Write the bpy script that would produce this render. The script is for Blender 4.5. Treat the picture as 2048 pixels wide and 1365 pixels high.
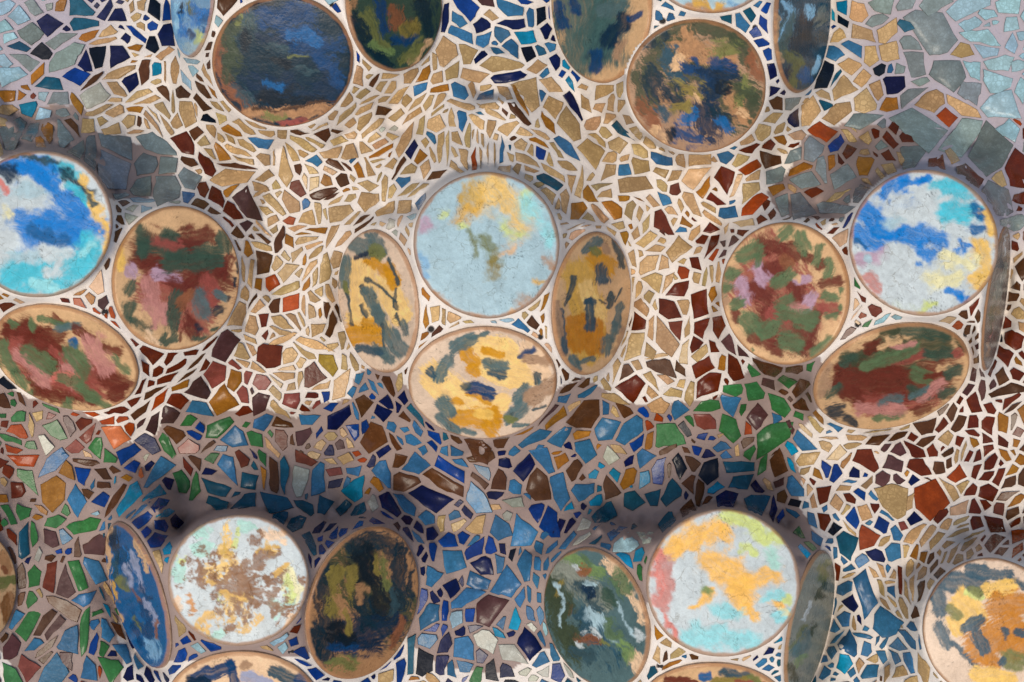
import bpy, math, random
import numpy as np

# ------------------------------------------------------------------ camera, sky, sun, exposure
for o in list(bpy.data.objects):
    bpy.data.objects.remove(o, do_unlink=True)
scene = bpy.context.scene
PX = 0.00085            # metres of wall per photo pixel at the base plane
DIST = 2845.0           # camera distance in the same unit (50 mm lens on 36 mm)
CX, CY = 1024.0, 682.5

cam_data = bpy.data.cameras.new('camera')
cam_data.lens = 50.0
cam_data.sensor_width = 36.0
cam_data.clip_start = 0.05
cam_data.clip_end = 200.0
cam = bpy.data.objects.new('camera', cam_data)
cam.location = (0, 0, DIST * PX)
scene.collection.objects.link(cam)
scene.camera = cam

SUN_DIR = (-0.18, -0.27, 0.95)      # towards the light: from the lower left of the picture, in front
sl = math.sqrt(sum(c * c for c in SUN_DIR))
sx, sy, sz = (c / sl for c in SUN_DIR)
world = bpy.data.worlds.new('World')
scene.world = world
world.use_nodes = True
wn = world.node_tree.nodes
wl = world.node_tree.links
wn.clear()
wout = wn.new('ShaderNodeOutputWorld')
wbg = wn.new('ShaderNodeBackground')
wsky = wn.new('ShaderNodeTexSky')
wsky.sky_type = 'NISHITA'
wsky.sun_disc = False
wsky.sun_elevation = math.asin(sz)
wsky.sun_rotation = math.atan2(sx, sy)
wsky.air_density = 1.0
wsky.dust_density = 3.0
wsky.ozone_density = 1.0
wbg.inputs['Strength'].default_value = 0.13
wl.new(wsky.outputs['Color'], wbg.inputs['Color'])
wl.new(wbg.outputs['Background'], wout.inputs['Surface'])

sun_data = bpy.data.lights.new('sun', 'SUN')
sun_data.energy = 1.5
sun_data.angle = math.radians(22)
sun_data.color = (1.0, 0.89, 0.74)
sun = bpy.data.objects.new('sun', sun_data)
sun.rotation_euler = (math.acos(sz), 0, math.atan2(sy, sx) + math.pi / 2)
scene.collection.objects.link(sun)

scene.view_settings.view_transform = 'Standard'
scene.view_settings.look = 'None'
scene.view_settings.exposure = 0.24
scene.view_settings.gamma = 1.0

scene.cycles.max_bounces = 5
scene.cycles.diffuse_bounces = 3
scene.cycles.glossy_bounces = 2

rng = np.random.default_rng(7)
random.seed(7)
COL = scene.collection


def lin(c):
    c = np.asarray(c, float) / 255.0
    return np.where(c <= 0.04045, c / 12.92, ((c + 0.055) / 1.055) ** 2.4)


# ------------------------------------------------------------------ numpy noise
def _hash(ix, iy, seed):
    h = (ix * 374761393 + iy * 668265263 + seed * 1442695041) & 0xFFFFFFFF
    h = ((h ^ (h >> 13)) * 1274126177) & 0xFFFFFFFF
    return ((h ^ (h >> 16)) & 0xFFFF) / 65535.0


def vnoise(x, y, seed):
    ix = np.floor(x).astype(np.int64)
    iy = np.floor(y).astype(np.int64)
    fx = x - ix
    fy = y - iy
    fx = fx * fx * (3 - 2 * fx)
    fy = fy * fy * (3 - 2 * fy)
    a = _hash(ix, iy, seed)
    b = _hash(ix + 1, iy, seed)
    c = _hash(ix, iy + 1, seed)
    d = _hash(ix + 1, iy + 1, seed)
    return (a + (b - a) * fx) * (1 - fy) + (c + (d - c) * fx) * fy


def fbm(x, y, seed, octaves=4):
    v = 0.0
    amp = 0.5
    for k in range(octaves):
        v = v + amp * (vnoise(x, y, seed + 17 * k) - 0.5)
        x = x * 2.03 + 5.1
        y = y * 2.03 - 3.7
        amp *= 0.5
    return v * 2.0            # about -1..1


def sstep(e0, e1, x):
    t = np.clip((x - e0) / (e1 - e0), 0, 1)
    return t * t * (3 - 2 * t)


def place(px, py, h):
    """photo position and height above the base plane -> point of the relief"""
    k = (DIST - h) / DIST * PX
    return np.stack([(px - CX) * k, -(py - CY) * k, h * PX], axis=-1)


# ------------------------------------------------------------------ materials
def new_mat(name):
    m = bpy.data.materials.new(name)
    m.use_nodes = True
    nt = m.node_tree
    return m, nt, nt.nodes['Principled BSDF']


def node(nt, kind, **kw):
    n = nt.nodes.new(kind)
    for k, v in kw.items():
        if hasattr(n, k):
            setattr(n, k, v)
        else:
            n.inputs[k].default_value = v
    return n


def pos_node(nt):
    return nt.nodes.new('ShaderNodeNewGeometry').outputs['Position']


def mapr(nt, src, a, b, c, d):
    n = nt.nodes.new('ShaderNodeMapRange')
    n.inputs['From Min'].default_value = a
    n.inputs['From Max'].default_value = b
    n.inputs['To Min'].default_value = c
    n.inputs['To Max'].default_value = d
    nt.links.new(src, n.inputs['Value'])
    return n.outputs['Result']


def mixc(nt, fac, a, b, mode='MIX'):
    n = nt.nodes.new('ShaderNodeMix')
    n.data_type = 'RGBA'
    n.blend_type = mode
    if isinstance(fac, float):
        n.inputs[0].default_value = fac
    else:
        nt.links.new(fac, n.inputs[0])
    for k, s in ((6, a), (7, b)):
        if hasattr(s, 'is_linked'):
            nt.links.new(s, n.inputs[k])
        else:
            n.inputs[k].default_value = s
    return n.outputs[2]


def math_node(nt, op, a, b):
    n = nt.nodes.new('ShaderNodeMath')
    n.operation = op
    for k, s in ((0, a), (1, b)):
        if isinstance(s, (int, float)):
            n.inputs[k].default_value = s
        else:
            nt.links.new(s, n.inputs[k])
    return n.outputs[0]


def noise(nt, vec, scale, detail=4.0, rough=0.6):
    n = nt.nodes.new('ShaderNodeTexNoise')
    n.inputs['Scale'].default_value = scale
    n.inputs['Detail'].default_value = detail
    n.inputs['Roughness'].default_value = rough
    nt.links.new(vec, n.inputs['Vector'])
    return n


def bump(nt, bs, height, strength, dist):
    n = nt.nodes.new('ShaderNodeBump')
    n.inputs['Strength'].default_value = strength
    n.inputs['Distance'].default_value = dist
    nt.links.new(height, n.inputs['Height'])
    nt.links.new(n.outputs['Normal'], bs.inputs['Normal'])


def grout_material():
    m, nt, bs = new_mat('grout')
    p = pos_node(nt)
    at = nt.nodes.new('ShaderNodeAttribute')
    at.attribute_name = 'Col'
    n1 = noise(nt, p, 9.0, 4.0)
    n2 = noise(nt, p, 160.0, 3.0, 0.7)
    n3 = noise(nt, p, 600.0, 2.0, 0.6)
    c = mixc(nt, mapr(nt, n1.outputs['Fac'], 0.42, 0.72, 0.0, 0.30), at.outputs['Color'], (0.36, 0.29, 0.25, 1))
    c = mixc(nt, mapr(nt, n2.outputs['Fac'], 0.52, 0.8, 0.0, 0.22), c, (0.30, 0.24, 0.20, 1))
    nt.links.new(c, bs.inputs['Base Color'])
    bs.inputs['Roughness'].default_value = 0.82
    bs.inputs['Specular IOR Level'].default_value = 0.3
    hsum = math_node(nt, 'ADD', n2.outputs['Fac'], math_node(nt, 'MULTIPLY', n3.outputs['Fac'], 0.5))
    bump(nt, bs, hsum, 0.5, 0.0016)
    return m


def tile_material():
    m, nt, bs = new_mat('glazed_shard')
    p = pos_node(nt)
    at = nt.nodes.new('ShaderNodeAttribute')
    at.attribute_name = 'Col'
    big = noise(nt, p, 55.0, 3.0, 0.65)
    fine = noise(nt, p, 330.0, 2.0, 0.7)
    w = noise(nt, p, 90.0, 2.0)
    vadd = nt.nodes.new('ShaderNodeVectorMath')
    vadd.operation = 'MULTIPLY_ADD'
    nt.links.new(w.outputs['Color'], vadd.inputs[0])
    vadd.inputs[1].default_value = (0.006, 0.006, 0.006)
    nt.links.new(p, vadd.inputs[2])
    vor = nt.nodes.new('ShaderNodeTexVoronoi')
    vor.feature = 'DISTANCE_TO_EDGE'
    vor.inputs['Scale'].default_value = 125.0
    nt.links.new(vadd.outputs[0], vor.inputs['Vector'])
    vein = mapr(nt, vor.outputs['Distance'], 0.0, 0.16, 1.0, 0.0)
    vein = math_node(nt, 'MULTIPLY', vein, mapr(nt, big.outputs['Fac'], 0.35, 0.65, 0.15, 1.0))
    vein = math_node(nt, 'MULTIPLY', vein, at.outputs['Alpha'])
    dark = mixc(nt, 1.0, at.outputs['Color'], (0.50, 0.46, 0.42, 1), 'MULTIPLY')
    pale = mixc(nt, 1.0, at.outputs['Color'], (1.5, 1.5, 1.5, 1), 'MULTIPLY')
    c = mixc(nt, mapr(nt, big.outputs['Fac'], 0.36, 0.66, 0.65, 0.0), at.outputs['Color'], dark)
    c = mixc(nt, mapr(nt, fine.outputs['Fac'], 0.55, 0.8, 0.0, 0.40), c, pale)
    c = mixc(nt, math_node(nt, 'MULTIPLY', vein, 0.85), c, dark)
    nt.links.new(c, bs.inputs['Base Color'])
    nt.links.new(mapr(nt, big.outputs['Fac'], 0.3, 0.7, 0.10, 0.34), bs.inputs['Roughness'])
    bs.inputs['Specular IOR Level'].default_value = 0.19
    hh = math_node(nt, 'SUBTRACT', math_node(nt, 'MULTIPLY', big.outputs['Fac'], 1.2), math_node(nt, 'MULTIPLY', vein, 0.25))
    bump(nt, bs, hh, 0.25, 0.0016)
    return m


def disc_material(name, crackle, gloss, spec):
    m, nt, bs = new_mat(name)
    p = pos_node(nt)
    at = nt.nodes.new('ShaderNodeAttribute')
    at.attribute_name = 'Col'
    big = noise(nt, p, 30.0, 4.0, 0.65)
    fine = noise(nt, p, 420.0, 2.0, 0.7)
    w = noise(nt, p, 45.0, 3.0)
    vadd = nt.nodes.new('ShaderNodeVectorMath')
    vadd.operation = 'MULTIPLY_ADD'
    nt.links.new(w.outputs['Color'], vadd.inputs[0])
    vadd.inputs[1].default_value = (0.02, 0.02, 0.02)
    nt.links.new(p, vadd.inputs[2])
    vor = nt.nodes.new('ShaderNodeTexVoronoi')
    vor.feature = 'DISTANCE_TO_EDGE'
    vor.inputs['Scale'].default_value = 38.0
    nt.links.new(vadd.outputs[0], vor.inputs['Vector'])
    vein = mapr(nt, vor.outputs['Distance'], 0.0, 0.035, 1.0, 0.0)
    vein = math_node(nt, 'MULTIPLY', vein, mapr(nt, big.outputs['Fac'], 0.45, 0.62, 0.0, crackle))
    dark = mixc(nt, 1.0, at.outputs['Color'], (0.55, 0.50, 0.45, 1), 'MULTIPLY')
    c = mixc(nt, mapr(nt, fine.outputs['Fac'], 0.45, 0.75, 0.0, 0.28), at.outputs['Color'], dark)
    c = mixc(nt, vein, c, dark)
    nt.links.new(c, bs.inputs['Base Color'])
    nt.links.new(mapr(nt, big.outputs['Fac'], 0.3, 0.7, gloss, gloss + 0.18), bs.inputs['Roughness'])
    hh = math_node(nt, 'SUBTRACT', big.outputs['Fac'], math_node(nt, 'MULTIPLY', vein, 0.15))
    bs.inputs['Specular IOR Level'].default_value = spec
    bump(nt, bs, hh, 0.25, 0.004)
    return m


def clay_material():
    m, nt, bs = new_mat('fired_clay')
    p = pos_node(nt)
    n1 = noise(nt, p, 60.0, 6.0, 0.7)
    n2 = noise(nt, p, 400.0, 3.0, 0.7)
    c = mixc(nt, mapr(nt, n1.outputs['Fac'], 0.3, 0.7, 0.0, 1.0), (0.20, 0.115, 0.065, 1), (0.45, 0.31, 0.21, 1))
    nt.links.new(c, bs.inputs['Base Color'])
    bs.inputs['Roughness'].default_value = 0.7
    bump(nt, bs, n2.outputs['Fac'], 0.5, 0.0015)
    return m


def hole_material():
    m, nt, bs = new_mat('hole_shade')  # near-black colour stands for the shade inside a hole
    p = pos_node(nt)
    n1 = noise(nt, p, 300.0, 4.0)
    nt.links.new(mixc(nt, n1.outputs['Fac'], (0.008, 0.007, 0.006, 1), (0.03, 0.025, 0.02, 1)), bs.inputs['Base Color'])
    bs.inputs['Roughness'].default_value = 0.9
    return m


MAT_GROUT = grout_material()
MAT_TILE = tile_material()
MAT_GLAZE = disc_material('glaze_matte_paint', 0.3, 0.16, 0.13)
MAT_GLAZE_CRACKLE = disc_material('glaze_crackled', 0.8, 0.16, 0.13)
MAT_CLAY = clay_material()
MAT_HOLE = hole_material()

# ------------------------------------------------------------------ the ceramic discs
# cx, cy, half length, half width (photo pixels), outward slope direction in degrees (0 right, 90 down),
# height of its inner end, how far it stands proud, front-facing?
# then base colour, paint strokes and label.  A stroke: colour, x1 y1 x2 y2, half width (2.923 x photo pixels, view region origin)
ZR = 2046.0 / 700.0
REG = {1: (0, 0), 2: (674, 0), 3: (1348, 0), 4: (0, 449), 5: (674, 449), 6: (1348, 449), 7: (0, 898), 8: (674, 898), 9: (1348, 898)}
PAINT = {
 'tan': (208, 168, 122), 'peach': (226, 190, 150), 'beige': (214, 188, 160), 'ypeach': (238, 196, 120), 'mustard': (200, 138, 22),
 'slate': (78, 102, 102), 'slateb': (40, 74, 88), 'dslate': (48, 72, 78), 'navy': (14, 40, 62), 'dteal': (14, 42, 54), 'dk': (16, 28, 36),
 'blue': (0, 114, 186), 'mblue': (16, 88, 138), 'dblue': (10, 58, 98), 'lblue': (120, 165, 195), 'skysheen': (150, 205, 230), 'turq': (62, 178, 192),  # the cyan-white paints sky sheen onto the steep discs
 'pturq': (140, 204, 204), 'mint': (162, 206, 188), 'white': (188, 197, 194), 'wblue': (160, 186, 190), 'yel': (226, 182, 90), 'pyel': (220, 212, 158),
 'orange': (236, 180, 84), 'amber': (184, 116, 28), 'ochre': (186, 146, 48), 'ygreen': (196, 206, 120), 'olive': (108, 112, 62), 'dolive': (58, 68, 48),
 'green': (84, 106, 72), 'dgreen': (54, 76, 62), 'lgreen': (112, 136, 80), 'maroon': (98, 42, 32), 'red': (142, 72, 62), 'pink': (184, 126, 116),
 'lilac': (172, 142, 156), 'rust': (132, 82, 54), 'brown': (118, 72, 32), 'dbrown': (74, 50, 34), 'sbrown': (164, 130, 100), 'grey': (128, 132, 118),
 'yolive': (132, 116, 56), 'teal': (62, 92, 88), 'rose': (202, 112, 98), 'lav': (150, 156, 178), 'gold': (206, 160, 70), 'obrown': (168, 124, 84), 'mush': (112, 102, 92)}

DISCS = []


def disc(cx, cy, a, b, ang, hin, proud, base, label, strokes, front=False, style='brush'):
    DISCS.append(dict(style=style, cx=cx, cy=cy, a=a, b=b, ang=math.radians(ang), hin=hin, proud=proud, base=base, label=label, strokes=strokes, front=front))


disc(388, -25, 140, 42, 183, 175, 7, 'lblue', 'narrow bright blue ceramic disc seen edge-on, cut by the top edge at left', '''1 blue 1090 100 1110 200 25
blue 1165 20 1185 140 30
cyanw 1055 30 1065 170 16
navy 1085 20 1095 90 12
ygreen 1185 220 1190 275 22
olive 1140 10 1150 70 18
wblue 1130 290 1180 305 28
mblue 1235 60 1222 200 20
dblue 1140 180 1150 230 16''', style='smear')
disc(566, 121, 140, 132, 92, 190, 9, 'dteal', 'large dark blue and olive disc with brown lower edge, top left of picture', '''1 rust 1285 130 1280 420 30
rust 1320 470 1430 610 36
rust 1340 60 1500 10 24
dolive 1370 130 1350 430 60
olive 1390 110 1440 130 30
dslate 1470 80 1430 230 50
dblue 1560 70 1780 90 80
dteal 1440 200 1520 340 70
navy 1530 470 1900 500 90
dblue 1680 220 1950 260 70
mblue 1720 190 1880 240 28
dteal 1500 330 1800 420 70
navy 1520 190 1690 250 30
dslate 1590 250 1700 280 22
olive 1690 335 1780 322 11
dk 1420 180 1440 250 30
dk 1600 330 1700 390 22
dblue 1860 330 1980 420 46
dk 1560 560 1860 590 50
mblue 1560 470 1640 500 22
dslate 1400 520 1460 580 30
obrown 1440 655 1960 640 40
olive 1560 660 1660 672 22
red 1640 712 1800 695 18
dteal 1900 110 1960 200 34
dk 1480 20 1560 0 26
dblue 1950 350 1960 470 26
dslate 1750 410 1850 400 14
dbrown 1480 622 1800 610 8
dbrown 1800 610 2040 535 9''', style='smear')
disc(785, 2, 141, 96, -4, 190, 8, 'dgreen', 'dark green and blue disc with rusty centre, right of the large top left disc', '''2 obrown 60 40 80 130 28
dteal 110 130 250 330 52
olive 165 100 250 270 36
rust 330 60 340 140 34
yolive 400 150 390 215 34
dblue 240 40 270 170 32
dblue 330 235 440 262 22
dteal 470 30 500 160 52
lgreen 200 250 300 310 26
dteal 130 260 300 390 30
tan 420 365 535 230 18
olive 480 260 390 360 28''', style='smear')
disc(1205, 8, 157, 99, 178, 200, 8, 'tan', 'tan disc painted solid green with dark blue blotches, top centre right', '''2 teal 1430 20 1460 290 170
teal 1620 60 1580 220 130
dslate 1560 250 1540 330 60
teal 1600 150 1580 260 70
dblue 1320 30 1345 150 34
dblue 1400 10 1420 60 20
navy 1690 110 1620 230 50
dblue 1540 320 1530 400 42
dblue 1780 80 1745 115 14
slate 1580 60 1680 40 40
sbrown 1650 330 1690 250 24''', style='petal')
disc(1393, 171, 140, 132, 88, 205, 9, 'sbrown', 'round tan disc with navy blotches and dark olive top edge, upper right', '''3 dolive -60 300 420 600 130
obrown 20 260 330 330 50
obrown 330 560 420 680 44
obrown -90 560 60 640 40
dolive -200 420 -160 600 60
dolive -130 170 330 145 66
dteal -150 230 -60 180 40
dolive 380 200 440 340 52
slateb -40 300 20 470 46
obrown 70 190 75 300 36
dteal -120 400 -100 560 52
tan 50 320 10 400 22
dblue 100 390 220 470 52
navy 150 420 230 400 36
navy 220 490 310 440 64
dblue 250 360 330 390 34
navy 170 640 210 750 76
dteal 230 640 330 700 44
mblue 60 690 110 680 34
mblue 280 690 330 740 38
dblue 20 780 170 800 34
olive 260 270 350 260 46
dolive 330 200 380 250 30
yolive 30 530 130 545 40
olive 420 470 380 580 40
rust 470 300 490 420 36
rust -190 620 -130 720 40
tan 390 640 430 650 20
dk -40 790 -20 800 30
dteal -10 540 10 620 44
dolive 350 530 470 590 28
tan 110 560 150 600 16
dk 250 500 300 520 24
tan -130 760 -80 830 24
yolive -30 640 60 630 28
slateb -90 640 -60 700 30''', style='smear')
disc(1602, 28, 160, 54, 3, 195, 7, 'slateb', 'narrow glossy slate blue disc on the right flank of the top right mound', '''3 cyanw 650 30 610 210 26
cyanw 760 50 750 80 26
teal 640 100 620 300 30
dteal 720 150 740 290 46
slateb 800 200 830 250 30
olive 640 330 700 420 42
olive 660 440 680 500 30
grey 850 60 800 130 32
navy 630 430 620 500 22
mblue 740 440 740 470 32
cyanw 800 330 780 420 10
tan 578 100 592 480 8''', style='smear')
disc(1424, -113, 142, 140, 90, 225, 20, 'wblue', 'pale disc with orange lower edge, only its bottom showing at the top edge', '''3 obrown 80 50 330 62 26
gold 120 20 260 40 30
wblue 200 0 220 30 24
lblue 330 10 360 30 26''', True, style='wash')
disc(76, 448, 148, 147, 90, 215, 32, 'white', 'bright blue and white disc with amber right rim, cut by the left edge', '''1 turq 40 1620 500 1560 130
wblue 60 1130 300 1120 70
white 60 1190 330 1230 84
turq 290 950 420 1020 40
blue 20 955 260 990 70
navy 10 985 60 1010 44
blue 150 970 330 1080 42
dteal 380 1010 540 1140 34
blue 330 1130 500 1230 54
turq 420 1090 520 1180 24
blue 320 1280 540 1330 92
blue 140 1330 430 1370 88
mblue 200 1350 360 1400 40
white 200 1490 430 1465 46
white 310 1590 370 1540 46
wblue 120 1500 200 1480 40
turq 50 1640 190 1610 86
turq 440 1560 540 1430 68
pturq 230 1680 320 1690 36
pturq 480 1480 540 1430 26
rose 0 1085 40 1100 28
pyel 30 1240 50 1260 34
yel 470 1020 610 1300 24
yel 610 1300 628 1480 20
dslate 60 900 340 945 18
dslate 500 1110 560 1180 12''', True, style='wash')
disc(350, 557, 143, 128, 8, 205, 9, 'tan', 'tan disc with maroon and green petals beside the bright blue left disc', '''4 maroon 880 170 1230 320 130
red 880 380 1160 520 120
dgreen 860 120 1240 160 60
maroon 790 200 900 230 46
maroon 1060 90 1210 70 56
red 890 90 1020 120 36
maroon 1240 250 1110 340 60
maroon 1330 190 1290 290 34
red 1200 330 1240 440 44
lilac 740 255 750 270 34
pink 850 330 880 560 46
lilac 900 290 1010 300 36
maroon 980 340 1060 380 36
dgreen 820 50 825 160 42
dgreen 950 40 990 60 38
dgreen 980 220 1230 210 54
dgreen 1300 70 1310 130 42
dgreen 730 380 750 340 28
dgreen 750 460 735 560 34
dgreen 1010 440 990 580 42
slate 1150 430 1180 500 50
slate 1270 410 1290 430 28
maroon 1080 550 1120 620 40
maroon 1050 620 1045 670 10
rust 1090 400 1040 470 30
pink 930 480 950 560 24
dteal 1260 510 1280 500 22
dteal 1378 220 1382 280 9
dteal 1365 310 1360 350 9
dteal 1328 430 1325 450 9
dgreen 940 640 930 690 18
dgreen 960 690 1000 650 26
dgreen 1140 660 1200 650 24
dteal 1145 590 1150 600 22
dgreen 760 560 850 610 26
tan 820 540 840 570 26
dgreen 1235 605 1260 600 12
peach 850 640 900 690 26
yel 700 80 690 250 20''', style='petal')
disc(131, 713, 152, 97, 110, 203, 9, 'tan', 'tilted disc with pink and maroon swirls below the bright blue left disc', '''4 maroon 120 660 520 900 120
red 150 740 620 900 130
maroon 60 600 350 625 40
maroon 200 650 380 720 54
maroon 330 530 380 560 34
green 250 530 400 560 20
slate 350 580 470 570 28
maroon 440 590 540 640 34
maroon 300 760 370 800 34
maroon 620 690 700 720 30
maroon 240 950 400 985 42
maroon 500 960 560 1010 34
maroon 640 880 740 920 46
maroon 680 970 720 960 40
maroon 180 880 260 940 30
pink 110 740 280 880 42
pink 400 770 420 900 46
pink 530 650 620 820 58
rose 350 860 440 880 34
red 300 700 380 760 20
green 55 555 90 575 16
green 180 555 190 580 24
green 20 680 60 820 38
green 90 850 160 930 26
green 190 730 300 790 52
green 430 710 500 840 46
green 380 870 470 900 34
green 690 760 745 830 26
green 390 1020 400 1060 34
green 480 930 560 990 38
green 580 1010 640 1040 22
green 190 970 200 990 26
mblue 420 665 450 675 14''', style='petal')
disc(973, 490, 146, 145, 90, 230, 14, 'wblue', 'pale blue front disc with yellow top at the centre of the picture', '''2 wblue 600 1100 640 1200 60
ochre 770 1060 800 1180 44
ochre 740 1150 760 1210 26
yel 880 1080 1040 1250 104
gold 820 1200 700 1290 36
ygreen 605 1225 620 1240 22
ygreen 1080 1130 1100 1150 30
pturq 1120 1180 1200 1280 60
wblue 940 1240 1000 1290 36
lilac 520 1270 550 1330 40
lilac 540 1310 500 1370 16
olive 850 1400 930 1510 40
yolive 900 1600 960 1490 34
ygreen 1000 1330 1060 1350 36
tan 1000 1460 1080 1440 26
obrown 590 1730 640 1760 30
obrown 1250 1500 1275 1560 26
obrown 1080 1750 1130 1740 34
obrown 800 1830 830 1830 20
tan 1010 1800 1030 1810 18
gold 1170 1640 1190 1660 18
pturq 1225 1370 1260 1410 34
wblue 560 1510 720 1620 70
wblue 1040 1660 1100 1700 70
wblue 700 1730 900 1770 60
ygreen 715 1320 735 1330 20
olive 760 1360 790 1480 20
lblue 480 1480 490 1600 24''', True, style='haze')
disc(760, 602, 145, 77, 172, 214, 8, 'beige', 'narrow yellow and slate disc on the left flank of the central mound', '''5 ypeach 150 250 200 560 86
ypeach 310 340 390 520 58
ypeach 120 560 300 600 40
mustard 220 200 350 310 34
mustard 330 250 350 330 34
mustard 120 640 270 650 54
mustard 200 590 240 600 40
slate 110 110 210 140 44
slate 230 80 290 150 36
slate 165 40 195 80 12
olive 240 150 280 170 32
slate 55 210 70 340 34
olive 70 330 75 390 14
dslate 75 400 115 590 8
navy 120 190 200 160 10
dslate 330 200 370 340 10
dslate 175 350 200 400 12
slate 200 390 270 560 30
slate 250 500 290 570 34
dslate 170 480 200 530 14
dslate 200 315 210 325 16
dslate 220 330 370 440 8
dslate 360 370 375 490 9
dslate 290 590 305 720 8
slate 330 640 390 740 44
slate 300 740 330 790 34
slate 250 720 300 760 30
slateb 150 730 260 745 26
slate 400 570 420 630 18
dslate 375 520 385 590 5''')
disc(1180, 607, 144, 76, 7, 214, 8, 'tan', 'narrow tan disc with slate spots on the right flank of the central mound', '''5 gold 1400 300 1450 700 100
ypeach 1440 380 1500 560 50
mustard 1490 190 1560 250 56
amber 1370 560 1400 680 58
amber 1480 600 1480 720 48
sbrown 1530 110 1550 160 24
slateb 1530 280 1530 320 46
slateb 1450 460 1450 600 30
slateb 1440 450 1480 450 20
slate 1440 150 1510 90 24
olive 1480 150 1490 170 22
dslate 1600 100 1650 240 22
dslate 1360 300 1330 430 15
dslate 1345 420 1310 470 8
dslate 1575 400 1560 480 14
dslate 1510 430 1540 450 6
dslate 1640 370 1590 450 5
slateb 1280 510 1310 740 20
slate 1625 480 1610 620 24
slate 1600 590 1580 680 18
slate 1550 680 1550 740 30
slate 1400 800 1470 780 18
slate 1360 780 1390 840 24
sbrown 1270 460 1280 640 18
sbrown 1660 620 1610 760 24''')
disc(966, 763, 148, 111, 90, 214, 9, 'beige', 'yellow and slate painted disc lowest on the central mound', '''5 ypeach 590 880 700 1000 94
ypeach 900 790 1090 850 96
ypeach 800 670 960 690 50
ypeach 860 1030 960 1010 60
ypeach 1000 700 1050 740 50
peach 1130 700 1200 840 60
mustard 750 720 800 790 38
mustard 860 715 970 740 18
mustard 780 830 800 850 32
mustard 780 960 890 1020 22
mustard 690 1005 730 1020 18
mustard 700 1110 920 1110 52
mustard 880 1160 910 1190 40
mustard 930 1050 950 1160 18
slate 690 700 780 650 38
slate 780 640 880 618 14
slate 640 770 600 880 38
slateb 540 840 560 860 26
slate 870 790 970 800 32
slateb 900 840 960 850 26
slateb 940 870 950 880 10
slate 630 1020 650 1070 46
slate 610 1110 700 1200 32
slate 740 1190 800 1200 14
slate 1010 1120 1100 1030 38
slate 1090 940 1060 1000 32
olive 1000 1110 1030 1130 24
dblue 790 940 900 950 34
dblue 860 980 900 985 20
dslate 740 925 760 930 22
dblue 1070 745 1140 710 16
dslate 1160 860 1165 890 22
slate 1190 900 1160 950 14
sbrown 1110 760 1220 780 26
sbrown 1150 1000 1260 920 54
dslate 1150 1070 1230 1050 6
slate 1040 1165 1120 1160 12
yel 840 1090 900 1100 30''')
disc(1573, 587, 141, 129, 178, 212, 9, 'tan', 'tan disc with maroon flower and green leaves beside the blue and white right disc', '''6 red 560 260 760 500 190
maroon 560 560 760 680 90
sbrown 330 260 300 480 30
maroon 550 110 690 160 56
maroon 560 290 620 270 56
maroon 500 370 560 430 56
maroon 720 370 720 450 52
maroon 900 350 970 330 42
maroon 860 240 890 220 18
maroon 770 180 800 200 24
maroon 470 650 640 740 30
maroon 740 730 820 690 26
maroon 850 540 820 620 36
maroon 365 510 375 560 24
red 590 520 660 600 44
rust 670 210 700 250 36
lilac 500 260 540 320 42
lilac 400 340 440 430 38
lilac 770 490 810 430 34
lilac 740 320 790 310 26
pink 700 480 760 500 30
red 900 490 940 500 44
tan 680 300 740 310 16
green 650 60 680 30 40
green 760 80 770 140 42
green 860 140 850 200 32
green 410 180 500 140 42
green 500 190 505 240 22
green 340 290 370 280 32
green 320 380 340 370 38
green 620 350 680 310 40
green 620 470 680 440 38
green 440 560 480 600 56
green 380 470 410 460 32
green 540 620 580 600 48
green 660 530 790 560 58
green 680 680 730 690 62
green 930 240 910 290 34
green 910 430 950 425 28
green 995 380 992 400 12
green 992 480 988 500 12
green 920 550 960 530 26
green 830 740 920 670 24
green 474 708 475 728 6''', style='petal')
disc(1848, 487, 148, 146, 90, 230, 26, 'white', 'blue and white disc with yellow right side on the right mound', '''3 dslate 1180 1090 1330 1010 14
blue 1240 1130 1330 1060 42
blue 1110 1230 1220 1330 76
blue 1340 1090 1440 1060 30
blue 1450 1050 1470 1040 24
blue 1290 1190 1390 1170 30
turq 1550 1090 1780 1090 66
turq 1620 1240 1730 1230 56
white 1330 1220 1500 1150 60
wblue 1240 1330 1300 1280 40
mblue 1770 1210 1800 1250 34
yel 1830 1230 1850 1340 38
dslate 1850 1250 1860 1290 16
mblue 1760 1320 1790 1330 28
blue 1080 1370 1180 1430 58
blue 1220 1350 1310 1370 46
blue 1380 1370 1530 1390 66
blue 1450 1460 1520 1490 50
blue 1435 1540 1450 1540 18
blue 1690 1430 1680 1490 26
blue 1710 1440 1740 1440 10
blue 1610 1700 1670 1720 26
blue 1690 1740 1680 1760 30
lilac 1100 1530 1190 1510 46
wblue 1130 1520 1140 1530 20
pink 1120 1630 1180 1700 30
yel 1790 1430 1830 1600 50
pyel 1590 1490 1740 1540 42
pyel 1500 1640 1660 1610 50
yel 1770 1650 1790 1620 40
ygreen 1300 1795 1550 1785 22
white 1290 1520 1370 1720 100
mblue 1060 1420 1090 1440 20''', True, style='wash')
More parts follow.
